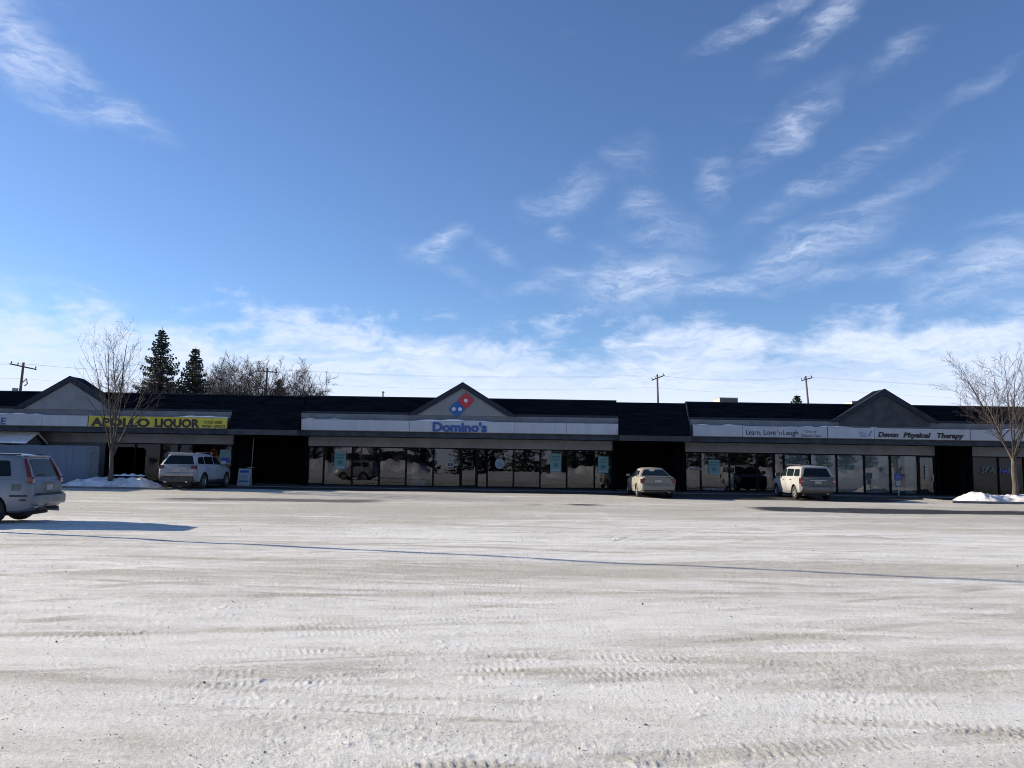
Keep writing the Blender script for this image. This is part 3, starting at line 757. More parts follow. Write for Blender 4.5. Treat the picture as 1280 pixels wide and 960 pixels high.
for pa, pb, lab in ((905, 908.5, 'slender pale display post behind the glass right of the posters'), (913.5, 917.5, 'slender pale display post behind the glass beside the dark mullion')):
    e = flat('display_stand', 'blind', pa, 590, pb, 611, lab, 'display stand', Y=DG + .4, t=.1); deco(e, 'top', 'paper', -.4, .93, 1.3, 1.0); del e['_b']

# sandwich board in the left entry, and the lamp pipe above it
e = empty('sandwich_board', (*[at(306, 598, 43.2)[0], 43.2], Z_SW), 'white framed sandwich board standing before the left black entry', 'sign board')
w = .34
m = MB(); m.add([(-w, -.22, 0), (w, -.22, 0), (w, 0, .92), (-w, 0, .92), (-w, -.25, 0), (w, -.25, 0), (w, -.03, .92), (-w, -.03, .92)], [(0, 1, 2, 3), (7, 6, 5, 4), (0, 4, 5, 1), (3, 2, 6, 7), (0, 3, 7, 4), (1, 5, 6, 2)]); m.build('front_board', 'paper', e)
m = MB(); m.add([(-w, .22, 0), (w, .22, 0), (w, .03, .92), (-w, .03, .92), (-w, .25, 0), (w, .25, 0), (w, .06, .92), (-w, .06, .92)], [(3, 2, 1, 0), (4, 5, 6, 7), (1, 5, 4, 0), (7, 6, 2, 3), (4, 7, 3, 0), (2, 6, 5, 1)]); m.build('rear_board', 'paper', e)
for (a, b, c_, d, mm) in ((-.25, .70, .25, .83, 'logo_blue'), (-.2, .40, .2, .56, 'fridge'), (-.26, .2, .26, .27, 'logo_blue')):
    yy = lambda z: -.252 - 0 + (.22 * z / .92) - .004
    m = MB(); m.add([(a, yy(b), b), (c_, yy(b), b), (c_, yy(d), d), (a, yy(d), d)], [(0, 1, 2, 3)]); m.build('print_block', mm, e)
x_, z_ = at(316.5, 545, 43.6)
e = empty('hanging_pipe', (x_, 43.6, at(316, 584, 43.6)[1]), 'thin pale pipe with a small shelf hanging in the left black entry', 'pipe')
h = at(316.5, 547, 43.6)[1] - at(316, 584, 43.6)[1]
MB().tube([(0, 0, 0), (0.04, 0, h)], .022, 6).build('pipe', 'pole_grey', e); MB().box(-.2, .12, -.12, .1, -.05, 0).build('shelf', 'metal_box', e)

# disabled-parking sign
x_, _z = at(1122, 600, 42.9)
e = empty('parking_sign', (x_, 42.9, Z_SW), 'blue wheelchair parking sign on a thin white post before the clinic windows', 'sign post')
MB().tube([(0.05, 0, -.1), (0, 0, 1.1)], .025, 6).build('post', 'galvanised', e)
bl = MB().box(-.19, .19, -.045, -.03, .86, 1.22).build('blue_plate', 'sticker_blue', e)
MB().box(-.12, .12, -.045, -.03, .56, .82).build('lower_plate', 'paper', e)
m = MB(); m.tube([(-.03, -.052, 1.16), (-.03, -.052, 1.06), (.06, -.052, 1.05), (.10, -.052, .95)], .016, 5); m.tube([(-.01 + .08 * math.cos(k * .5 + 2.4), -.052, .985 + .08 * math.sin(k * .5 + 2.4)) for k in range(9)], .012, 5); m.build('wheelchair_symbol', 'paper', bl)

# ------------------------------------------------------------------ fence, shed at the left
YF = 42.0
fa, fb = at(-40, 580, YF)[0], at(124, 580, YF)[0]
fence = empty('wooden_fence', ((fa + fb) / 2, YF, 0), 'blue-grey upright board fence between the silver car and the bare tree', 'fence')
rng = random.Random(9); n = int((fb - fa) / .155); fme = None
for k in range(n):
    x = fa + k * .155
    top = 2.18 + rng.uniform(-.015, .015)
    o = MB().box(0, .152, 0, .022, .08, top).build('board', 'fence_wood', fence) if k % 6 == 0 or fme is None else bpy.data.objects.new('board', fme)
    if o.name not in C.objects: C.objects.link(o); o.parent = fence
    fme = o.data; o.location = (x - fence.location.x, rng.uniform(-.006, .006), 0)
for zz in (.5, 1.85): MB().box(fa - fence.location.x, fb - fence.location.x, .03, .07, zz, zz + .09).build('rail', 'fence_wood', fence)
for k in range(0, n, 16): MB().box(fa + k * .155 - fence.location.x, fa + k * .155 + .09 - fence.location.x, .075, .165, 0, 2.1).build('post', 'fence_wood', fence)
gate_x = at(112, 580, YF)[0]
MB().box(gate_x - fence.location.x, fb - fence.location.x, -.05, -.02, .2, 2.1).build('gate_panel', 'shed_wall', fence)
# shed behind the fence
xg = at(41, 552, 43)[0]
shed = empty('garden_shed', (xg - 2.5, 43.2, 0), 'small gabled shed roof with snow showing above the fence', 'shed')
o = MB().box(-2.5, 2.42, -.75, .75, 0, 2.3).build('wall', 'shed_wall', shed)
m = MB(); m.prism_x([(-.75, 2.3), (.75, 2.3), (0, 2.72)], -2.5, 2.45); m.build('gable', 'shed_wall', shed)
m = MB(); m.prism_x([(-.95, 2.19), (0, 2.72), (.95, 2.19), (.95, 2.25), (0, 2.79), (-.95, 2.25)], -2.6, 2.6); rf = m.build('roof', 'trim_dark', shed)
m = MB(); m.prism_x([(-1.0, 2.25), (0, 2.80), (1.0, 2.25), (.98, 2.34), (0, 2.94), (-.98, 2.34)], -2.65, 2.66); m.build('roof_snow', 'snow', rf, smooth=40, bevel=.03)

# ------------------------------------------------------------------ roof equipment
def rooftop(px, py, label, w, h, d, Y=50.0, lit='unit_beige', base=4.85):
    x, z = at(px, py, Y); H = z - base
    e = empty('rooftop_unit', (x, Y, base), label, 'rooftop unit')
    MB().box(-w / 2, w / 2, 0, d, 0, H).build('casing', lit, e, bevel=.02)
    MB().box(-w / 2 + .04, w / 2 - .04, -.012, -.002, H - h + .06, H - .03).build('grille', 'grille', e)
    MB().box(-w / 2 - .01, w / 2 + .01, -.01, d + .01, H, H + .02).build('lid', 'metal_box', e)
    return e
rooftop(911, 497.3, 'boxy rooftop unit with a dark grille and sunlit beige side', 1.2, .95, 1.5)
e = empty('roof_vent', (at(894, 500, 50.5)[0], 50.5, 4.85), 'small pale sunlit duct beside the boxy rooftop unit', 'roof vent')
MB().prism([(-.45, 0), (.45, 0), (.45, .78), (-.3, .55), (-.45, .3)], 0, .8).build('duct', 'unit_beige', e); MB().box(-.2, .35, .1, .7, .80, .84).build('cap', 'metal_box', e)
rooftop(1071, 501.5, 'grey rooftop unit half hidden by the right gable', .65, .4, 1.0, Y=50)
e = empty('vent_pipe', (at(478.5, 497, 46)[0], 46, 4.9), 'thin capped vent pipe on the roof left of the middle gable', 'vent pipe')
hh = at(478.5, 491, 46)[1] - 4.9
MB().cyl((0, 0, 0), (0, 0, hh), .05, 10).build('pipe', 'pole_grey', e); MB().tube([(0, 0, hh), (0, 0, hh + .06), (0, 0, hh + .09)], [.09, .09, .02], 10).build('cap', 'pole_grey', e)

# ------------------------------------------------------------------ snow mounds
def mound(name, x0, x1, y0, y1, h, seed, label, base=0.05, res=.07, lump=.5):
    nx, ny = int((x1 - x0) / res), int((y1 - y0) / res)
    gx_, gy_ = np.meshgrid(np.linspace(0, 1, nx), np.linspace(0, 1, ny)); X = x0 + gx_ * (x1 - x0); Yv = y0 + gy_ * (y1 - y0)
    ew = .5 - np.abs(gx_ - .5) + (fbm(X, Yv, .8, 2, seed + 2) - .5) * .12; eh = .5 - np.abs(gy_ - .5) + (fbm(X, Yv, 1.2, 2, seed + 3) - .5) * .2
    m_ = sstep(0, .22, ew) * sstep(0, .42, eh)
    hh_ = h * (.5 + .45 * fbm(X, Yv, .22, 2, seed) + .5 * (fbm(X, Yv, .9, 4, seed + 1, .7) - .3)) if res > .3 else h * (1 - lump + lump * 1.6 * fbm(X, Yv, .7, 3, seed))
    Z = base - .12 + m_ * (.12 + hh_ + .34 * (fbm(X, Yv, 2.2, 5, seed + 7, .68) - .5)) if True else base - .12 + m_ * (.12 + h * (1 - lump + lump * 1.6 * fbm(X, Yv, .7, 3, seed)) + .10 * (fbm(X, Yv, 3.2, 3, seed + 7) - .5))
    b = MB(); vs = np.stack([X, Yv, Z], -1).reshape(-1, 3)
    fs = [(j * nx + i, j * nx + i + 1, (j + 1) * nx + i + 1, (j + 1) * nx + i) for j in range(ny - 1) for i in range(nx - 1)]
    b.add(vs, fs); o = b.build(name, 'ploughed_snow', smooth=True); return tag(o, label, 'snow bank')
mound('snow_bank', at(66, 600, 39)[0], at(203, 600, 39)[0], 38.0, 41.4, .42, 5, 'shaded long snow bank around the bare tree left of the white off-roader', base=.12)
mound('snow_bank', at(1203, 620, 38)[0], at(1340, 620, 38)[0], 37.2, 40.6, .40, 25, 'sunlit snow bank at the foot of the right tree', base=.1)
# low kerbs of the planting islands
for a, b, y0 in ((60, 206, 37.75), (1190, 1345, 37.0)):
    xa, xb = at(a, 612, y0)[0], at(b, 612, y0)[0]
    m = MB().box(xa, xb, y0, y0 + .16, -.05, .17); m.box(xb if a < 600 else xa - .0, (xb + .16) if a < 600 else xa + .16, y0 + .163, 42.37, -.05, .168)
    m.build('kerb', 'kerb_concrete', kind='structure')
# snow-covered bench-like ledge behind left bank
e = empty('low_ledge', (at(162, 597, 41.9)[0], 41.9, .1), 'dark low rail with a cap of snow behind the left snow bank', 'rail')
MB().box(-.85, .85, -.1, .1, .42, .50).build('rail', 'frame_black', e); MB().box(-.8, -.72, -.05, .05, 0, .42).build('leg', 'frame_black', e); MB().box(.72, .8, -.05, .05, 0, .42).build('leg', 'frame_black', e)
m = MB(); n = 14; ring = []
for i in range(n + 1):
    x = -.86 + 1.72 * i / n; h_ = .03 + .12 * math.sin(math.pi * i / n) ** .7 * (.6 + .4 * math.sin(i * 1.7)); ring += [(x, -.11, .502), (x, -.06, .502 + h_), (x, .06, .502 + h_), (x, .11, .502)]
m.add(ring, [(4 * i + k, 4 * i + 4 + k, 4 * i + 5 + k, 4 * i + 1 + k) for i in range(n) for k in range(3)]); m.build('snow_cap', 'snow', e, smooth=True)

# ------------------------------------------------------------------ trees
def bare_tree(name, loc, label, H, seed, stems, spread, trunk_h, r0, levels=4, cat='tree', group=None, m1='bark', m2='twig', up=.10, first=5, side_n=(4, 7), minr=.006, width=1.0, vase=.0):
    rng = random.Random(seed)
    e = empty(name, loc, label, cat, group)
    T = MB(); B = MB()
    def rv(): return Vector((rng.uniform(-1, 1), rng.uniform(-1, 1), rng.uniform(-1, 1)))
    def limb(p, d, L, r, lv):
        n = 6 if lv <= 1 else (4 if lv == 2 else 3)
        pts = [p.copy()]; rad = [r]; dirs = [d.copy()]
        for i in range(n):
            d = (d + rv() * (.07 + .05 * lv) + Vector((0, 0, up * (1.0 if lv else .6)))).normalized()
            p = p + d * (L / n); pts.append(p.copy()); rad.append(max(minr * .5, r * (1 - .80 * (i + 1) / n))); dirs.append(d.copy())
        (T if lv == -1 else B).tube(pts, rad, 6 if lv <= 0 else (4 if lv == 1 else 3), cap=False)
        if lv >= levels: return
        k = rng.randint(*side_n) + (3 if lv == 0 else 0)
        for j in range(k):
            t = (.22 + .76 * (j + rng.random()) / k) if lv == 0 else (.18 + .8 * (j + rng.random()) / k)
            i = min(n - 1, int(t * n)); f = t * n - i
            q = pts[i].lerp(pts[i + 1], f); dd = dirs[i + 1]
            o = dd.orthogonal().normalized(); o.rotate(Matrix.Rotation(rng.uniform(0, 6.28), 3, dd))
            nd = (dd * 1.0 + o * rng.uniform(.55, 1.05) * (1.0 if lv else .8)); nd.x *= width; nd.y *= width
            rr = (rad[i] * (1 - f) + rad[i + 1] * f) * rng.uniform(.5, .7)
            limb(q, nd.normalized(), L * rng.uniform(.34, .55) * (1.15 - .45 * t), max(minr, rr), lv + 1)
    # trunk
    pts = [Vector((0, 0, -.2)), Vector((0.02, 0, trunk_h * .35)), Vector((-.02, .02, trunk_h * .7)), Vector((0, 0, trunk_h))]
    T.tube(pts, [r0 * 1.45, r0 * 1.05, r0 * .95, r0 * .92], 10)
    for s in range(stems):
        a = 2 * math.pi * (s + rng.uniform(-.25, .25)) / stems
        lean = spread * rng.uniform(.55, 1.1) if s else spread * .15
        d = Vector((math.cos(a) * lean, math.sin(a) * lean, 1)).normalized()
        st = trunk_h * (1 - vase * rng.random())
        limb(Vector((0, 0, st - .05)), d, (H - trunk_h) * rng.uniform(.82, 1.0) * (1.0 if lean < spread else .92), r0 * rng.uniform(.34, .54), 0)
    T.build('trunk', m1, e, smooth=True); B.build('crown', m2, e, smooth=True)
    return e
bare_tree('bare_tree', (at(138, 597, 39.3)[0], 39.3, .15), 'slim bare tree with several upright stems in the left snow bank', 7.95, 21, 7, .31, 2.1, .11, levels=3, side_n=(3, 5), vase=.35, up=.05, width=.85)
bare_tree('bare_tree', (at(1269, 612, 38.6)[0], 38.6, .2), 'wide spreading bare tree in the sunlit snow bank at right', 7.2, 8, 8, .74, 2.05, .12, levels=3, side_n=(5, 7), up=.05, vase=.12, width=1.05)
g_far = 'bare trees behind the mall roof'
for i, (px, py, w, lab) in enumerate(((284, 450, .55, 'dense grey bare tree directly right of the second spruce'), (326, 451, .45, 'narrow grey bare tree left of the double-armed pole'), (366, 459, .60, 'round grey bare tree behind the small dark spruce'),
                                      (262, 470, .4, 'low grey bare tree between the second spruce and its neighbour'), (186, 462, .4, 'pale bare tree half hidden behind the tallest spruce'), (380, 480, .3, 'lowest bare tree at the right end of the row'), (306, 458, .4, 'thin grey bare tree in the middle of the row'))):
    Y = 72 + (i * 3.7) % 7; x, z = at(px, py, Y)
    bare_tree('bare_tree', (x, Y, 0), lab, z * .93, 60 + i, 9, w * 1.5, 2.0, .2, levels=3, side_n=(7, 9), m1='far_twig', m2='far_twig', minr=.013, up=.0, vase=.2)

def spruce(loc, label, H, rad, seed, m='needles', name='spruce_tree', dens=1.0, group=None, cat='tree'):
    rng = random.Random(seed); e = empty(name, loc, label, cat, group); B = MB(); V = []; F = []
    MB().tube([(0, 0, -.3), (0, 0, H * .5), (0, 0, H * .99)], [H * .016, H * .009, .02], 8).build('trunk', 'spruce_bark', e, smooth=True)
    z = H * .06
    while z < H * .985:
        t = z / H; Lr = rad * (1 - t) ** .82 * rng.uniform(.86, 1.1) + .12
        nb = int((7 if t < .9 else 5) * dens) + 1; a0 = rng.random() * 6.28
        for k in range(nb):
            if rng.random() < .08: continue
            a = a0 + 2 * math.pi * k / nb + rng.uniform(-.28, .28); L = Lr * rng.choice((.62, .85, 1.0, 1.12)) * rng.uniform(.85, 1.1)
            ca_, sa_ = math.cos(a), math.sin(a); n = max(4, int(L / .22))
            lift = .15 * (t - .3)
            for j in range(n):
                s = (j + .6) / n; px_, hz = L * s, z + L * (lift * s - .26 * s + .22 * s * s * s)
                wdt = (.17 + .10 * L) * (1 - .62 * s) * rng.uniform(.7, 1.25)
                for sd_ in (-1, 1):
                    fw = rng.uniform(.15, .5) * wdt + .06; dn = rng.uniform(.10, .34) * (.6 + .25 * L)
                    p0 = (px_ - .12, 0, hz + .03); p1 = (px_ + .10, 0, hz + .02); p2 = (px_ + fw * .6, sd_ * wdt, hz - dn * .45); p3 = (px_ + rng.uniform(-.1, .15), sd_ * wdt * .45, hz - dn)
                    b = len(V)
                    for q in (p0, p1, p2, p3): V.append((q[0] * ca_ - q[1] * sa_, q[0] * sa_ + q[1] * ca_, q[2]))
                    F.append((b, b + 1, b + 2)); F.append((b, b + 2, b + 3))
            b = len(V); zt = z + L * (lift - .04)
            for q in ((L * .85, .06, zt), (L * .85, -.06, zt - .03), (L * 1.08, 0, zt + .05)): V.append((q[0] * ca_ - q[1] * sa_, q[0] * sa_ + q[1] * ca_, q[2]))
            F.append((b, b + 1, b + 2))
        z += (.20 + .012 * H) * (1 - .45 * t)
    V += [(-.06, 0, H * .95), (.06, 0, H * .95), (0, 0, H * 1.02), (0, -.06, H * .95), (0, .06, H * .95)]; b = len(V) - 5; F += [(b, b + 1, b + 2), (b + 3, b + 4, b + 2)]
    B.add(V, F).build('crown', m, e); return e
for px, py, Y, w, sd_, lab in ((203, 410, 72, 4.1, 3, 'tallest dark spruce rising behind the liquor store roof'), (245, 433, 74, 3.7, 4, 'second dark spruce, shorter, right of the tallest one'),
                               (350, 472, 76, 2.6, 5, 'small dark spruce top among the bare trees'), (996, 493, 80, 3.6, 6, 'small lone spruce top left of the right-hand utility pole')):
    x, z = at(px, py, Y); spruce((x, Y, 0), lab, z, w, sd_)

# ------------------------------------------------------------------ utility poles and wires
def utility_pole(px, pyt, Y, lab, tilt=0, arm=True, arms2=False, transformer=False, armtilt=0):
    x, z = at(px, pyt, Y); e = empty('utility_pole', (x - math.tan(tilt) * z, Y, 0), lab, 'utility pole', 'wooden poles behind the mall'); e.rotation_euler = (0, tilt, 0)
    MB().tube([(0, 0, -.3), (0, 0, z)], [.15, .09], 8).build('post', 'pole_wood', e)
    zz = z - .35; A = [(-1.1, 0, 0), (1.1, 0, 0)]
    if arm:
        for dz_ in ((0,) if not arms2 else (0, -1.6)):
            o = MB().box(-.95, .95, -.16, -.06, -.05, .05).build('crossarm', 'pole_wood', e); o.location = (0, 0, zz + dz_); o.rotation_euler = (0, armtilt, R(35))
            for q in (-.85, -.4, .85):
                i_ = MB().tube([(q, -.11, .06), (q, -.11, .14), (q, -.11, .26)], [.02, .05, .03], 6).build('insulator', 'fascia_dark', o)
    if transformer:
        MB().cyl((-.38, -.1, z - 3.3), (-.38, -.1, z - 2.1), .24, 14).build('transformer', 'metal_box', e)
        MB().tube([(.2, -.1, z - 1.6), (.45, -.1, z - 1.3), (.55, -.1, z - 1.7), (.35, -.1, z - 1.9)], .05, 6).build('cutout_switch', 'metal_box', e)
    return Vector((x, Y, zz))
q1 = utility_pole(29.5, 453, 62, 'wooden pole with grey transformer at the left', R(2.0), transformer=True, armtilt=R(8))
q2 = utility_pole(334, 460, 72, 'wooden pole with two crossarms among the bare trees', 0, arms2=True)
q3 = utility_pole(821.5, 468, 78, 'wooden pole above the right black entry', R(-1.5), armtilt=R(-18))
q4 = utility_pole(1007, 469.5, 78, 'wooden pole rising right of the lone spruce', R(-4), armtilt=R(-10))
q0 = Vector((-75, 55, q1.z)); q5 = Vector((75, 78, q4.z - 1))
for (a, b), lab in zip(((q0, q1), (q1, q2), (q2, q3), (q3, q4), (q4, q5)), ('thin overhead wires leaving the left edge of the photo', 'thin overhead wires behind the tall spruces', 'thin overhead wires over the middle gable', 'thin overhead wires between the two right poles', 'thin overhead wires running off over the right gable')):
    e = empty('overhead_wires', tuple(a), lab, 'wires')
    for off, dz_ in ((-.8, .25), (.8, .25), (0, -.95)):
        pts = []
        for k in range(17):
            t = k / 16; p = a.lerp(b, t); pts.append((p.x - a.x + off * .6, p.y - a.y + off * .5, p.z - a.z + dz_ - 4 * t * (1 - t) * .45))
        MB().tube(pts, .0055, 4, cap=False).build('wire', 'wire', e)

# tall lamp post left of the frame: its thin shadow crosses the lot
e = empty('lamp_post', (-13.3, 17.35, 0), 'tall grey lamp post left of the frame that throws a thin shadow over the lot', 'lamp post')
MB().tube([(0, 0, 0), (0, 0, 10.5)], [.09, .05], 12).build('post', 'pole_grey', e); MB().cyl((0, 0, 0), (0, 0, .6), .28, 16).build('footing', 'concrete', e)
MB().box(-.12, .9, -.16, .16, 10.42, 10.58).build('lamp_head', 'metal_box', e)

# ------------------------------------------------------------------ vehicles (local: x forward, y left, z up, origin on the ground at the middle)
def rpoly(pts, r=.05, n=3):
    """round the corners of a 2-D polygon"""
    out = []
    for i in range(len(pts)):
        a, b, c_ = Vector(pts[i - 1]), Vector(pts[i]), Vector(pts[(i + 1) % len(pts)])
        u, v = (a - b), (c_ - b); q = min(r, u.length * .4, v.length * .4)
        u = u.normalized() * q; v = v.normalized() * q
        for k in range(n + 1):
            t = k / n; out.append(tuple(b + u * (1 - t) ** 2 + v * t ** 2))
    return out
def wheel_mesh(r, w):
    ty = MB(); prof = [(r * .62, -w / 2), (r * .90, -w / 2), (r * .985, -w * .36), (r, -w * .15), (r, w * .15), (r * .985, w * .36), (r * .90, w / 2), (r * .62, w / 2)]
    n = 28; vs = []; fs = []
    for k in range(n):
        a = 2 * math.pi * k / n
        for (q, y) in prof: vs.append((q * math.cos(a), y, q * math.sin(a)))
    P = len(prof)
    for k in range(n):
        for j in range(P): fs.append((k * P + j, k * P + (j + 1) % P, ((k + 1) % n) * P + (j + 1) % P, ((k + 1) % n) * P + j))
    ty.add(vs, fs)
    rm = MB(); R0 = r * .63
    rm.tube([(R0 * math.cos(2 * math.pi * k / 28), w * .40, R0 * math.sin(2 * math.pi * k / 28)) for k in range(29)], .022, 6, cap=False)
    rm.cyl((0, w * .30, 0), (0, w * .46, 0), R0 * .24, 14)
    for k in range(5):
        a = 2 * math.pi * k / 5 + .3; c_, s_ = math.cos(a), math.sin(a); ww = .05
        q = [(R0 * .15, -ww), (R0 * .98, -ww * .8), (R0 * .98, ww * .8), (R0 * .15, ww)]
        v = [(x * c_ - z * s_, w * yy, x * s_ + z * c_) for yy in (.43, .33) for x, z in q]
        rm.add(v, [(0, 1, 2, 3), (7, 6, 5, 4), (0, 4, 5, 1), (1, 5, 6, 2), (2, 6, 7, 3), (3, 7, 4, 0)])
    return ty, rm, R0
def shade_grime(m, x0, x1, amount, zt=1.25):
    """road grime thrown up over the tail and the sills of a car body"""
    nt = MATS[m].node_tree; p = next(n for n in nt.nodes if n.type == 'BSDF_PRINCIPLED'); g = NT.__new__(NT); g.t = nt; g.n = nt.nodes; g.l = nt.links
    src = p.inputs['Base Color'].links[0].from_socket
    tc = g.node('ShaderNodeTexCoord').outputs['Object']; sp = g.node('ShaderNodeSeparateXYZ'); g.put(sp.inputs[0], tc)
    n = g.noise(tc, 5, 5, .6); jx = g.m('ADD', sp.outputs[0], g.m('MULTIPLY', g.m('SUBTRACT', n, .5), .25))
    tail = g.m('MULTIPLY', g.smooth(jx, x1, x0), g.smooth(g.m('ADD', sp.outputs[2], g.m('MULTIPLY', n, .2)), zt + .3, zt - .1))  # tail colour darkened to carry its shade, along with thrown-up dirt
    sill = g.m('MULTIPLY', g.smooth(sp.outputs[2], .72, .30), .6)
    f = g.m('MULTIPLY', g.m('MAXIMUM', tail, sill), g.m('ADD', g.m('MULTIPLY', n, .4), amount), clamp=True)
    g.put(p.inputs['Base Color'], g.mixc(f, src, (.085, .080, .072)))
    g.put(p.inputs['Roughness'], g.m('ADD', .38, g.m('MULTIPLY', f, .4)))
shade_grime('paint_white', -2.2, -1.95, .35); shade_grime('paint_silver', -2.2, -1.9, .12); shade_grime('paint_champagne', -2.32, -2.12, .35, 1.0); shade_grime('paint_cream', -2.08, -1.95, .75, 1.2)
def vehicle(name, label, cat, S):
    e = empty(name, (0, 0, 0), label, cat)
    paint = S['paint']; W = S['w']
    # lower body
    def ring(x, zs_, zb, w):
        cr = S.get('crown', .03)
        h = zb - zs_
        pts = [(w - .14, zs_), (w - .03, zs_ + .05), (w, zs_ + h * .28), (w + .005, zs_ + h * .52), (w - .01, zs_ + h * .80), (w - .045, zb - .03), (w - .10, zb), (w * .5, zb + cr * .8), (0, zb + cr)]
        full = pts + [(-a, b) for a, b in reversed(pts[:-1])]
        return [(x, a, b) for a, b in full]
    st = S['stations']; vs = []; fs = []
    # refine stations with linear interpolation for round-looking plan
    rings = [ring(*q) for q in st]; n = len(rings[0])
    for r_ in rings: vs += r_
    for i in range(len(rings) - 1):
        for k in range(n): fs.append((i * n + k, i * n + (k + 1) % n, (i + 1) * n + (k + 1) % n, (i + 1) * n + k))
    fs.append(tuple(range(n - 1, -1, -1))); fs.append(tuple(range((len(rings) - 1) * n, len(rings) * n)))
    bm = MB().add(vs, fs)
    me = bpy.data.meshes.new('body'); me.from_pydata(bm.v, [], bm.f); me.materials.append(MATS[paint]); me.materials.append(MATS['underbody'])
    bb = bmesh.new(); bb.from_mesh(me); bmesh.ops.recalc_face_normals(bb, faces=bb.faces); bb.to_mesh(me); bb.free()
    tmp = bpy.data.objects.new('tmp', me); C.objects.link(tmp)
    cut = MB(); cut.cur = 1
    for wx in S['axles']: cut.cyl((wx, -W - .3, S['r'] + .0), (wx, W + .3, S['r']), S['r'] * 1.17, 32)
    co = cut.build('cutter', ['underbody', 'underbody'])
    bb = bmesh.new(); bb.from_mesh(co.data); bmesh.ops.recalc_face_normals(bb, faces=bb.faces); bb.to_mesh(co.data); bb.free()
    md = tmp.modifiers.new('b', 'BOOLEAN'); md.operation = 'DIFFERENCE'; md.solver = 'EXACT'; md.object = co
    bpy.context.view_layer.update(); dg = bpy.context.evaluated_depsgraph_get()
    res = bpy.data.meshes.new_from_object(tmp.evaluated_get(dg)); res.name = 'body'
    bpy.data.objects.remove(tmp); bpy.data.objects.remove(co)
    res.shade_smooth(); res.set_sharp_from_angle(angle=R(32))
    o = bpy.data.objects.new('body', res); C.objects.link(o); o.parent = e
    x0, x1 = st[0][0], st[-1][0]
    MB().box(x0 + .25, x1 - .25, -W + .28, W - .28, .20, .52).build('underbody', 'underbody', e)
    # greenhouse
    xr0, xr1, xf1, xf0 = S['xr0'], S['xr1'], S['xf1'], S['xf0']; zb, zr = S['zb'], S['zr']; wb, wr = S['wb'], S['wr']
    zbr = S.get('zbr', zb)
    def gr(x, zt, wt, z0):
        pts = [(wb, z0 - .06), (wt + .02, zt - .11), (wt - .03, zt - .04), (wt - .14, zt), (0, zt + .025)]
        return [(x, a, b) for a, b in pts + [(-a, b) for a, b in reversed(pts[:-1])]]
    def flatring(x, z0): return [(x, a, z0) for a in (wb, wb - .02, wb - .05, wb - .2, 0, -wb + .2, -wb + .05, -wb + .02, -wb)]
    gs = [flatring(xr0, zbr), gr(xr1, zr - .035, wr - .02, zbr), gr(xr1 + .3, zr, wr, zb), gr((xr1 + xf1) / 2, zr + .01, wr, zb), gr(xf1 - .2, zr - .02, wr, zb), gr(xf1, zr - .06, wr - .02, zb), flatring(xf0, zb)]
    gs[0] = [(p[0], p[1], p[2] - (.03 if abs(p[1]) > wb - .01 else 0)) for p in gs[0]]
    vs = [p for g_ in gs for p in g_]; n = 9; fs = []
    for i in range(len(gs) - 1):
        for k in range(n - 1): fs.append((i * n + k, i * n + k + 1, (i + 1) * n + k + 1, (i + 1) * n + k))
    cab = MB().add(vs, fs)
    me = bpy.data.meshes.new('cabin'); me.from_pydata(cab.v, [], cab.f); me.materials.append(MATS[paint])
    bb = bmesh.new(); bb.from_mesh(me); bmesh.ops.recalc_face_normals(bb, faces=bb.faces); bb.to_mesh(me); bb.free()
    me.shade_smooth(); me.set_sharp_from_angle(angle=R(35))
    o = bpy.data.objects.new('cabin', me); C.objects.link(o); o.parent = e
    # side glass, laid on the side plane
    def side_pt(x, z, s, off=.012):
        z0 = zb - .06; zt = zr - .11; t = (z - z0) / (zt - z0); return (x, s * (wb + (wr + .02 - wb) * t + off), z)
    for s in (1, -1):
        for poly in S['side_glass']:
            pp = rpoly(poly, .05); vv = [side_pt(a, b, s) for a, b in pp]; vi = [side_pt(a, b, s, -.02) for a, b in pp]; m_ = len(vv)
            f_ = [tuple(range(m_))] + [(i, i + m_, (i + 1) % m_ + m_, (i + 1) % m_) for i in range(m_)]
            MB().add(vv + vi, f_).build('side_window', 'car_glass', e)
    # rear glass and windscreen
    def end_glass(nm, xa, za, xb, zb_, wa, wb_, sgn, m_='car_glass'):
        pa, pb = Vector((xa, za)), Vector((xb, zb_)); d = (pb - pa); nrm = Vector((-d.y, d.x)).normalized() * (.014 * (1 if sgn < 0 else -1))
        if (sgn < 0 and nrm.x > 0) or (sgn > 0 and nrm.x < 0): nrm = -nrm
        L = d.length; q = rpoly([(-wa, 0), (wa, 0), (wb_, L), (-wb_, L)], .07)
        vv = [(pa.x + d.x * b / L + nrm.x, a, pa.y + d.y * b / L + nrm.y) for a, b in q]; vi = [(p[0] - nrm.x * 2.2, p[1], p[2] - nrm.y * 2.2) for p in vv]; m__ = len(vv)
        MB().add(vv + vi, [tuple(range(m__))] + [(i, i + m__, (i + 1) % m__ + m__, (i + 1) % m__) for i in range(m__)]).build(nm, m_, e)
    zt = zr - .035
    L_ = lambda a, b, t: a + (b - a) * t
    end_glass('rear_window', L_(xr0, xr1, .10), L_(zbr, zt - .0, .10), L_(xr0, xr1, .86), L_(zbr, zt, .86), wb - .13, wr - .15, -1)
    end_glass('windscreen', L_(xf0, xf1, .06), L_(zb, zr - .06, .06), L_(xf0, xf1, .92), L_(zb, zr - .06, .92), wb - .08, wr - .12, 1)
    # wheels
    ty, rm, R0 = wheel_mesh(S['r'], .22)
    tm = rmm = dk = None
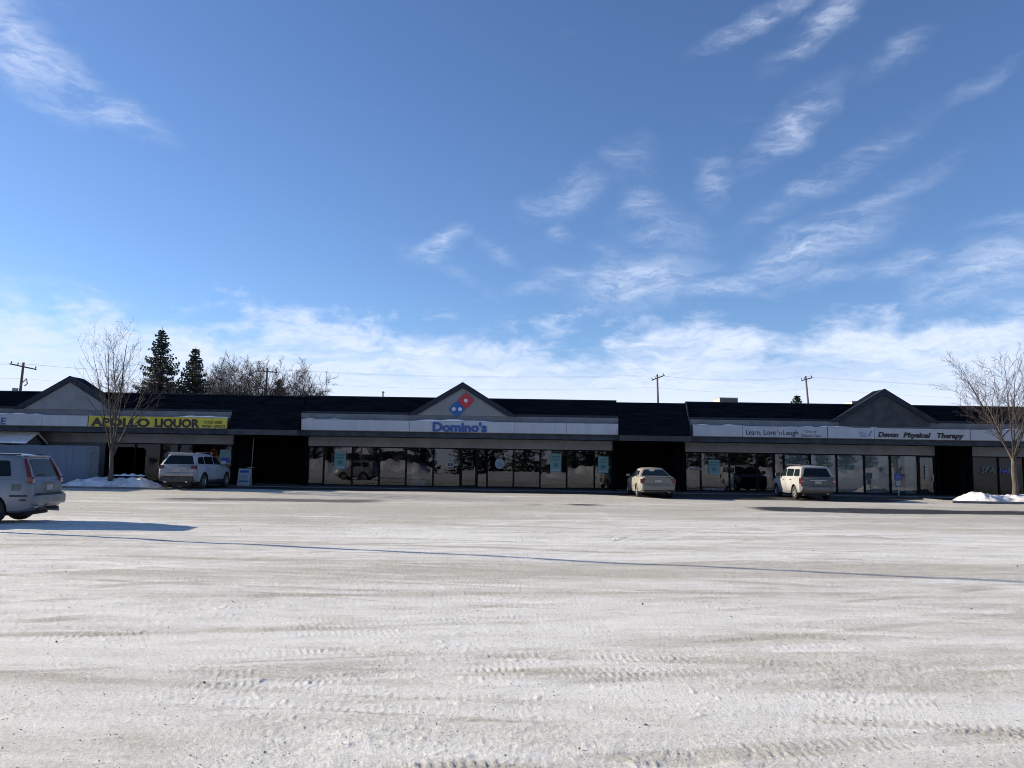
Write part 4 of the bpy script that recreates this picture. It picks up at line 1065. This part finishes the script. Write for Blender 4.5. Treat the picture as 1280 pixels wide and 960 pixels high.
    for wx in S['axles']:
        for s in (1, -1):
            wv = bpy.data.objects.new('wheel', None); C.objects.link(wv); wv.parent = e; wv.location = (wx, s * (W - .13), S['r']); wv.rotation_euler = (0, 0.4 * s + wx, 0) if s > 0 else (0, wx, math.pi)
            wv.empty_display_size = .1
            if tm is None:
                a = ty.build('tyre', 'rubber', wv, smooth=35); b = rm.build('rim', 'rim', wv, smooth=35); d_ = MB().cyl((0, -.02, 0), (0, .03, 0), R0, 20).build('brake_disc', 'grille', wv); tm, rmm, dk = a.data, b.data, d_.data
            else:
                for nm, dd in (('tyre', tm), ('rim', rmm), ('brake_disc', dk)):
                    c_ = bpy.data.objects.new(nm, dd); C.objects.link(c_); c_.parent = wv
    # extras: (name, material, list of boxes) with optional bevel
    for nm, m_, bx, bv in S['extras']:
        for sgn in ((1, -1) if nm.endswith('*') else (1,)):
            mb = MB()
            for b in bx:
                x0_, x1_, y0_, y1_, z0_, z1_ = b; ya, yb = sorted((y0_ * sgn, y1_ * sgn)); mb.box(x0_, x1_, ya, yb, z0_, z1_)
            mb.build(nm.rstrip('*'), m_, e, bevel=bv)
    # tapered lamps along an edge: rows of (x, y, z, half depth, half width)
    for nm, m_, rows in S.get('strips', []):
        for s in (1, -1):
            vs = []; fs = []
            for (x, y, z, hx, hy) in rows:
                vs += [(x - hx, s * (y + hy), z), (x + hx, s * (y + hy), z), (x + hx, s * (y - hy), z), (x - hx, s * (y - hy), z)]
            for i in range(len(rows) - 1):
                for k in range(4): fs.append((4 * i + k, 4 * i + (k + 1) % 4, 4 * i + 4 + (k + 1) % 4, 4 * i + 4 + k))
            fs += [(3, 2, 1, 0), tuple(range(4 * len(rows) - 4, 4 * len(rows)))]
            mb = MB().add(vs, fs); ob = mb.build(nm, m_, e, bevel=.02)
            bb = bmesh.new(); bb.from_mesh(ob.data); bmesh.ops.recalc_face_normals(bb, faces=bb.faces); bb.to_mesh(ob.data); bb.free()
    for nm, m_, pts, rad in S.get('tubes', []):
        for sgn in ((1, -1) if nm.endswith('*') else (1,)):
            MB().tube([(a, b * sgn, c_) for a, b, c_ in pts], rad, 6).build(nm.rstrip('*'), m_, e)
    return e

silver = dict(paint='paint_silver', w=.88, r=.345, axles=(-1.30, 1.32), zb=1.06, zr=1.66, wb=.835, wr=.66, xr0=-2.17, xr1=-1.93, xf1=.20, xf0=1.02,
    stations=[(-2.26, .44, .88, .68), (-2.235, .38, .98, .78), (-2.16, .33, 1.05, .84), (-1.95, .28, 1.08, .875), (-1.2, .25, 1.08, .885), (.2, .25, 1.05, .885), (1.0, .25, 1.03, .88), (1.5, .25, .99, .87), (1.95, .28, .90, .84), (2.15, .33, .80, .76), (2.25, .42, .66, .62)],
    side_glass=[[(-1.72, 1.14), (-1.10, 1.13), (-1.10, 1.51), (-1.62, 1.51)], [(-1.02, 1.13), (-.10, 1.12), (-.10, 1.52), (-1.02, 1.51)], [(0, 1.12), (.86, 1.11), (.42, 1.48), (0, 1.52)]],
    strips=[('tail_lamp', 'lamp_red', [(-2.165, .79, .98, .06, .075), (-2.15, .80, 1.12, .06, .075), (-2.06, .735, 1.34, .055, .065), (-1.955, .665, 1.56, .04, .05)]),
            ('reversing_lamp', 'lamp_clear', [(-2.19, .775, 1.00, .055, .05), (-2.18, .775, 1.09, .055, .05)])],
    extras=[('bumper_rear', 'paint_silver', [(-2.36, -2.14, -.80, .80, .44, .70)], .06), ('bumper_step', 'cladding', [(-2.345, -2.2, -.7, .7, .705, .73)], .01),
            ('side_strip*', 'cladding', [(-2.14, -1.75, .885, .90, .655, .70)], .005), ('side_reflector*', 'cladding', [(-2.12, -1.98, .884, .897, .56, .60)], .004),
            ('number_plate', 'plate', [(-2.275, -2.255, -.17, .17, .80, .93)], .004), ('plate_recess', 'bumper_grey', [(-2.262, -2.24, -.32, .32, .76, .98)], .01),
            ('roof_rail*', 'cladding', [(-1.8, .1, .56, .59, 1.645, 1.675)], .006),
            ('door_handle*', 'paint_silver', [(-.95, -.75, .885, .915, .93, .96), (.12, .32, .885, .915, .93, .96)], .008),
            ('mirror*', 'paint_silver', [(.62, .74, .86, 1.08, 1.10, 1.26)], .03), ('sill_cladding*', 'cladding', [(-.88, .88, .84, .89, .22, .38)], .01),
            ('spoiler', 'paint_silver', [(-2.0, -1.85, -.58, .58, 1.61, 1.64)], .015), ('tow_hitch', 'cladding', [(-2.50, -2.2, -.04, .04, .34, .40), (-2.25, -2.1, -.5, .5, .33, .40)], .01),
            ('wiper', 'rubber', [(-2.155, -2.13, -.02, .42, 1.16, 1.18)], 0), ('headlamp*', 'lamp_clear', [(2.02, 2.2, .55, .74, .68, .82)], .04), ('fuel_flap*', 'bumper_grey', [(-1.98, -1.78, .872, .879, .80, .96)], .0)],
    tubes=[('exhaust', 'galvanised', [(-1.9, -.5, .30), (-2.32, -.5, .28)], .03)])
v1 = vehicle('parked_car', 'silver sport utility vehicle with tall red tail lamps, cut by the left edge', 'car', silver)
v1.location = (-13.72, 19.2, -.005); v1.rotation_euler = (0, 0, R(188))

jeep = dict(paint='paint_white', w=.955, r=.385, axles=(-1.36, 1.50), zb=1.15, zr=1.73, wb=.89, wr=.70, xr0=-2.25, xr1=-1.90, xf1=.15, xf0=1.0,
    stations=[(-2.38, .50, .92, .76), (-2.35, .44, 1.02, .86), (-2.26, .38, 1.12, .92), (-2.0, .33, 1.16, .945), (-1.2, .30, 1.16, .955), (.3, .30, 1.13, .955), (1.0, .30, 1.11, .95), (1.6, .30, 1.07, .93), (2.1, .33, 1.0, .88), (2.3, .4, .9, .80), (2.4, .5, .75, .66)],
    side_glass=[[(-1.95, 1.24), (-1.22, 1.22), (-1.22, 1.57), (-1.72, 1.55)], [(-1.14, 1.22), (-.14, 1.20), (-.14, 1.59), (-1.14, 1.58)], [(-.04, 1.20), (.82, 1.19), (.38, 1.54), (-.04, 1.59)]],
    strips=[('tail_lamp', 'lamp_red', [(-2.30, .80, .98, .07, .135), (-2.27, .79, 1.12, .06, .13)])],
    extras=[('bumper_rear', 'paint_white', [(-2.46, -2.2, -.86, .86, .62, .80)], .06), ('bumper_lower', 'cladding', [(-2.44, -2.15, -.84, .84, .38, .618)], .05), ('fog_lamp*', 'lamp_red', [(-2.47, -2.44, .58, .74, .58, .64)], .01),
            ('number_plate', 'plate', [(-2.405, -2.385, -.16, .16, .84, .96)], .004), ('tailgate_bar', 'galvanised', [(-2.385, -2.36, -.42, .42, 1.0, 1.03)], .006),
            ('wheel_arch*', 'cladding', [(-.92, 1.0, .93, .965, .30, .44)], .02), ('mirror*', 'paint_white', [(.60, .74, .93, 1.17, 1.20, 1.38)], .03),
            ('door_handle*', 'paint_white', [(-1.05, -.82, .955, .985, 1.0, 1.035), (.02, .24, .955, .985, 1.0, 1.035)], .008),
            ('roof_rail*', 'galvanised', [(-1.7, .1, .62, .66, 1.775, 1.80), (-1.7, -1.64, .62, .66, 1.70, 1.775), (.04, .1, .62, .66, 1.70, 1.775)], .006), ('spoiler', 'paint_white', [(-2.05, -1.75, -.62, .62, 1.71, 1.76)], .02),
            ('wiper', 'rubber', [(-2.20, -2.17, -.02, .40, 1.27, 1.29)], 0), ('headlamp*', 'lamp_clear', [(2.2, 2.34, .52, .78, .84, .94)], .03)],
    tubes=[('exhaust*', 'galvanised', [(-2.1, .52, .36), (-2.45, .52, .35)], .045)])
v2 = vehicle('parked_car', 'white off-roader parked nose-in by the left black entry, in shade', 'car', jeep)
v2.location = (-16.1, 40.2, gz(40.4) - .01); v2.rotation_euler = (0, 0, R(90 - 1.5))

sedan = dict(paint='paint_champagne', w=.885, r=.315, axles=(-1.40, 1.40), zb=.93, zr=1.40, wb=.80, wr=.60, xr0=-1.72, xr1=-1.02, xf1=.28, xf0=1.12, zbr=.985,
    stations=[(-2.43, .42, .82, .66), (-2.40, .34, .94, .76), (-2.30, .28, .985, .83), (-2.0, .24, 1.0, .865), (-1.5, .22, .985, .88), (-.8, .20, .96, .885), (.4, .20, .93, .885), (1.1, .20, .92, .88), (1.7, .22, .86, .86), (2.15, .26, .77, .80), (2.35, .32, .68, .70), (2.42, .40, .58, .58)],
    side_glass=[[(-1.25, 1.00), (-.42, .98), (-.42, 1.27), (-.92, 1.25)], [(-.34, .98), (.95, .97), (.40, 1.25), (-.34, 1.28)]],
    strips=[('tail_lamp', 'lamp_red', [(-2.36, .70, .68, .07, .13), (-2.35, .69, .90, .07, .14)])],
    extras=[('bumper_rear', 'paint_champagne', [(-2.49, -2.2, -.78, .78, .36, .62)], .07), ('number_plate', 'plate', [(-2.455, -2.435, -.16, .16, .72, .84)], .004), ('boot_line', 'cladding', [(-2.44, -2.405, -.62, .62, .655, .665)], 0),
            ('boot_lip', 'paint_champagne', [(-2.44, -2.2, -.66, .66, .985, 1.02)], .02), ('mirror*', 'paint_champagne', [(.70, .84, .84, 1.04, .95, 1.08)], .03), ('third_lamp', 'lamp_red', [(-1.62, -1.5, -.15, .15, 1.015, 1.04)], .005),
            ('door_handle*', 'paint_champagne', [(-.85, -.62, .875, .905, .82, .85), (.05, .28, .875, .905, .82, .85)], .008), ('side_moulding*', 'bumper_grey', [(-.95, .95, .885, .90, .50, .55)], .006),
            ('bumper_lower', 'cladding', [(-2.44, -2.2, -.70, .70, .27, .357)], .03), ('headlamp*', 'lamp_clear', [(2.2, 2.32, .46, .70, .56, .68)], .03)],
    tubes=[('exhaust', 'galvanised', [(-2.2, -.5, .28), (-2.50, -.5, .27)], .03)])
v3 = vehicle('parked_car', 'champagne sedan parked nose-in before the right black entry', 'car', sedan)
v3.location = (7.0, 39.45, gz(39.0) - .012); v3.rotation_euler = (0, 0, R(90))

escape = dict(paint='paint_cream', w=.87, r=.345, axles=(-1.30, 1.32), zb=1.08, zr=1.66, wb=.82, wr=.69, xr0=-2.10, xr1=-1.86, xf1=.25, xf0=.98,
    stations=[(-2.20, .46, .92, .76), (-2.18, .40, 1.02, .82), (-2.10, .34, 1.08, .855), (-1.9, .30, 1.09, .865), (-1.2, .28, 1.09, .87), (.2, .28, 1.07, .87), (.95, .28, 1.06, .865), (1.5, .28, 1.02, .86), (1.95, .30, .96, .83), (2.12, .36, .86, .76), (2.2, .44, .72, .66)],
    side_glass=[[(-1.86, 1.16), (-1.16, 1.15), (-1.16, 1.50), (-1.74, 1.50)], [(-1.04, 1.15), (-.12, 1.14), (-.12, 1.52), (-1.04, 1.51)], [(-.02, 1.14), (.82, 1.13), (.42, 1.48), (-.02, 1.52)]],
    strips=[('tail_lamp', 'lamp_red', [(-2.12, .775, .78, .11, .09), (-2.10, .775, 1.06, .11, .085)])],
    extras=[('bumper_rear', 'bumper_grey', [(-2.33, -2.08, -.84, .84, .46, .66)], .05), ('number_plate', 'plate', [(-2.235, -2.20, -.16, .16, .80, .92)], .004), ('tailgate_bar', 'galvanised', [(-2.225, -2.19, -.40, .40, .95, .98)], .006),
            ('roof_rail*', 'cladding', [(-1.7, .2, .62, .66, 1.715, 1.745), (-1.7, -1.62, .62, .66, 1.64, 1.715), (.12, .2, .62, .66, 1.64, 1.715)], .006), ('roof_bar', 'cladding', [(-1.3, -1.25, -.62, .62, 1.72, 1.745), (-.3, -.25, -.62, .62, 1.72, 1.745)], .004),
            ('mirror*', 'cladding', [(.62, .76, .86, 1.10, 1.12, 1.30)], .03), ('sill_cladding*', 'bumper_grey', [(-.88, .88, .85, .885, .28, .42)], .012), ('door_handle*', 'cladding', [(-.96, -.76, .87, .90, .95, .98), (.08, .28, .87, .90, .95, .98)], .008),
            ('wiper', 'rubber', [(-2.07, -2.045, -.02, .38, 1.19, 1.21)], 0), ('headlamp*', 'lamp_clear', [(2.0, 2.14, .50, .74, .78, .92)], .03), ('reversing_lamp*', 'lamp_clear', [(-2.222, -2.20, .71, .84, .87, .93)], .0)],
    tubes=[('exhaust', 'galvanised', [(-2.0, -.45, .32), (-2.3, -.45, .31)], .03)])
v4 = vehicle('parked_car', 'cream white sport utility vehicle with roof rails parked before the pale blinds', 'car', escape)
v4.location = (14.72, 39.55, gz(39.0) - .012); v4.rotation_euler = (0, 0, R(90)); v4.scale = (.98, .98, .97)

# ------------------------------------------------------------------ across the street behind the camera: seen only in the shop windows
mound('snow_bank', -60, -4, -20, -15.5, 1.9, 45, 'ploughed snow bank behind the viewer, mirrored in the left windows', base=0, res=.45, lump=.95)
mound('snow_bank', 0, 62, -21, -16, 1.7, 55, 'ploughed snow bank behind the viewer, mirrored in the right windows', base=0, res=.45, lump=.95)
proto = spruce((-52, -31, 0), 'dark spruce behind the viewer, mirrored in the shop windows', 9.5, 3.2, 33, dens=.6)
proto['group'] = 'spruces across the street behind the viewer'
rng = random.Random(77)
for i in range(26):
    c_ = proto.copy(); C.objects.link(c_); c_.location = (-52 + 4.1 * (i + 1) + rng.uniform(-1, 1), -30 + rng.uniform(-5, 4), 0); c_.scale = (1, 1, 1) ; s_ = rng.uniform(.6, 1.15); c_.scale = (s_, s_, s_); c_.rotation_euler = (0, 0, rng.uniform(0, 6))
    for ch in proto.children: d_ = ch.copy(); C.objects.link(d_); d_.parent = c_
def house(x, y, w, lab):
    e = empty('house', (x, y, 0), lab, 'house')
    MB().box(-w / 2, w / 2, -4, 4, 0, 3).build('wall', 'shed_wall', e)
    m = MB().prism_x([(-4.6, 2.9), (4.6, 2.9), (0, 5.2)], -w / 2 - .4, w / 2 + .4).build('roof', 'snow', e)
    for k in (-1, 1):
        f = MB().box(k * w / 4 - .8, k * w / 4 + .8, 4, 4.06, 1, 2.2).build('window', 'frame_black', e); MB().box(k * w / 4 - .7, k * w / 4 + .7, 4.062, 4.07, 1.1, 2.1).build('pane', 'car_glass', f)
    MB().box(-.5, .5, 4, 4.06, .1, 2.2).build('door', 'shed_wall', e)
house(-22, -42, 13, 'grey house with snowy roof behind the viewer, mirrored at left'); house(20, -42, 15, 'grey house with snowy roof behind the viewer, mirrored at right')

tri = sum(len(o.data.polygons) for o in bpy.data.objects if o.type == 'MESH')
print('polys', tri, 'objects', len(bpy.data.objects))
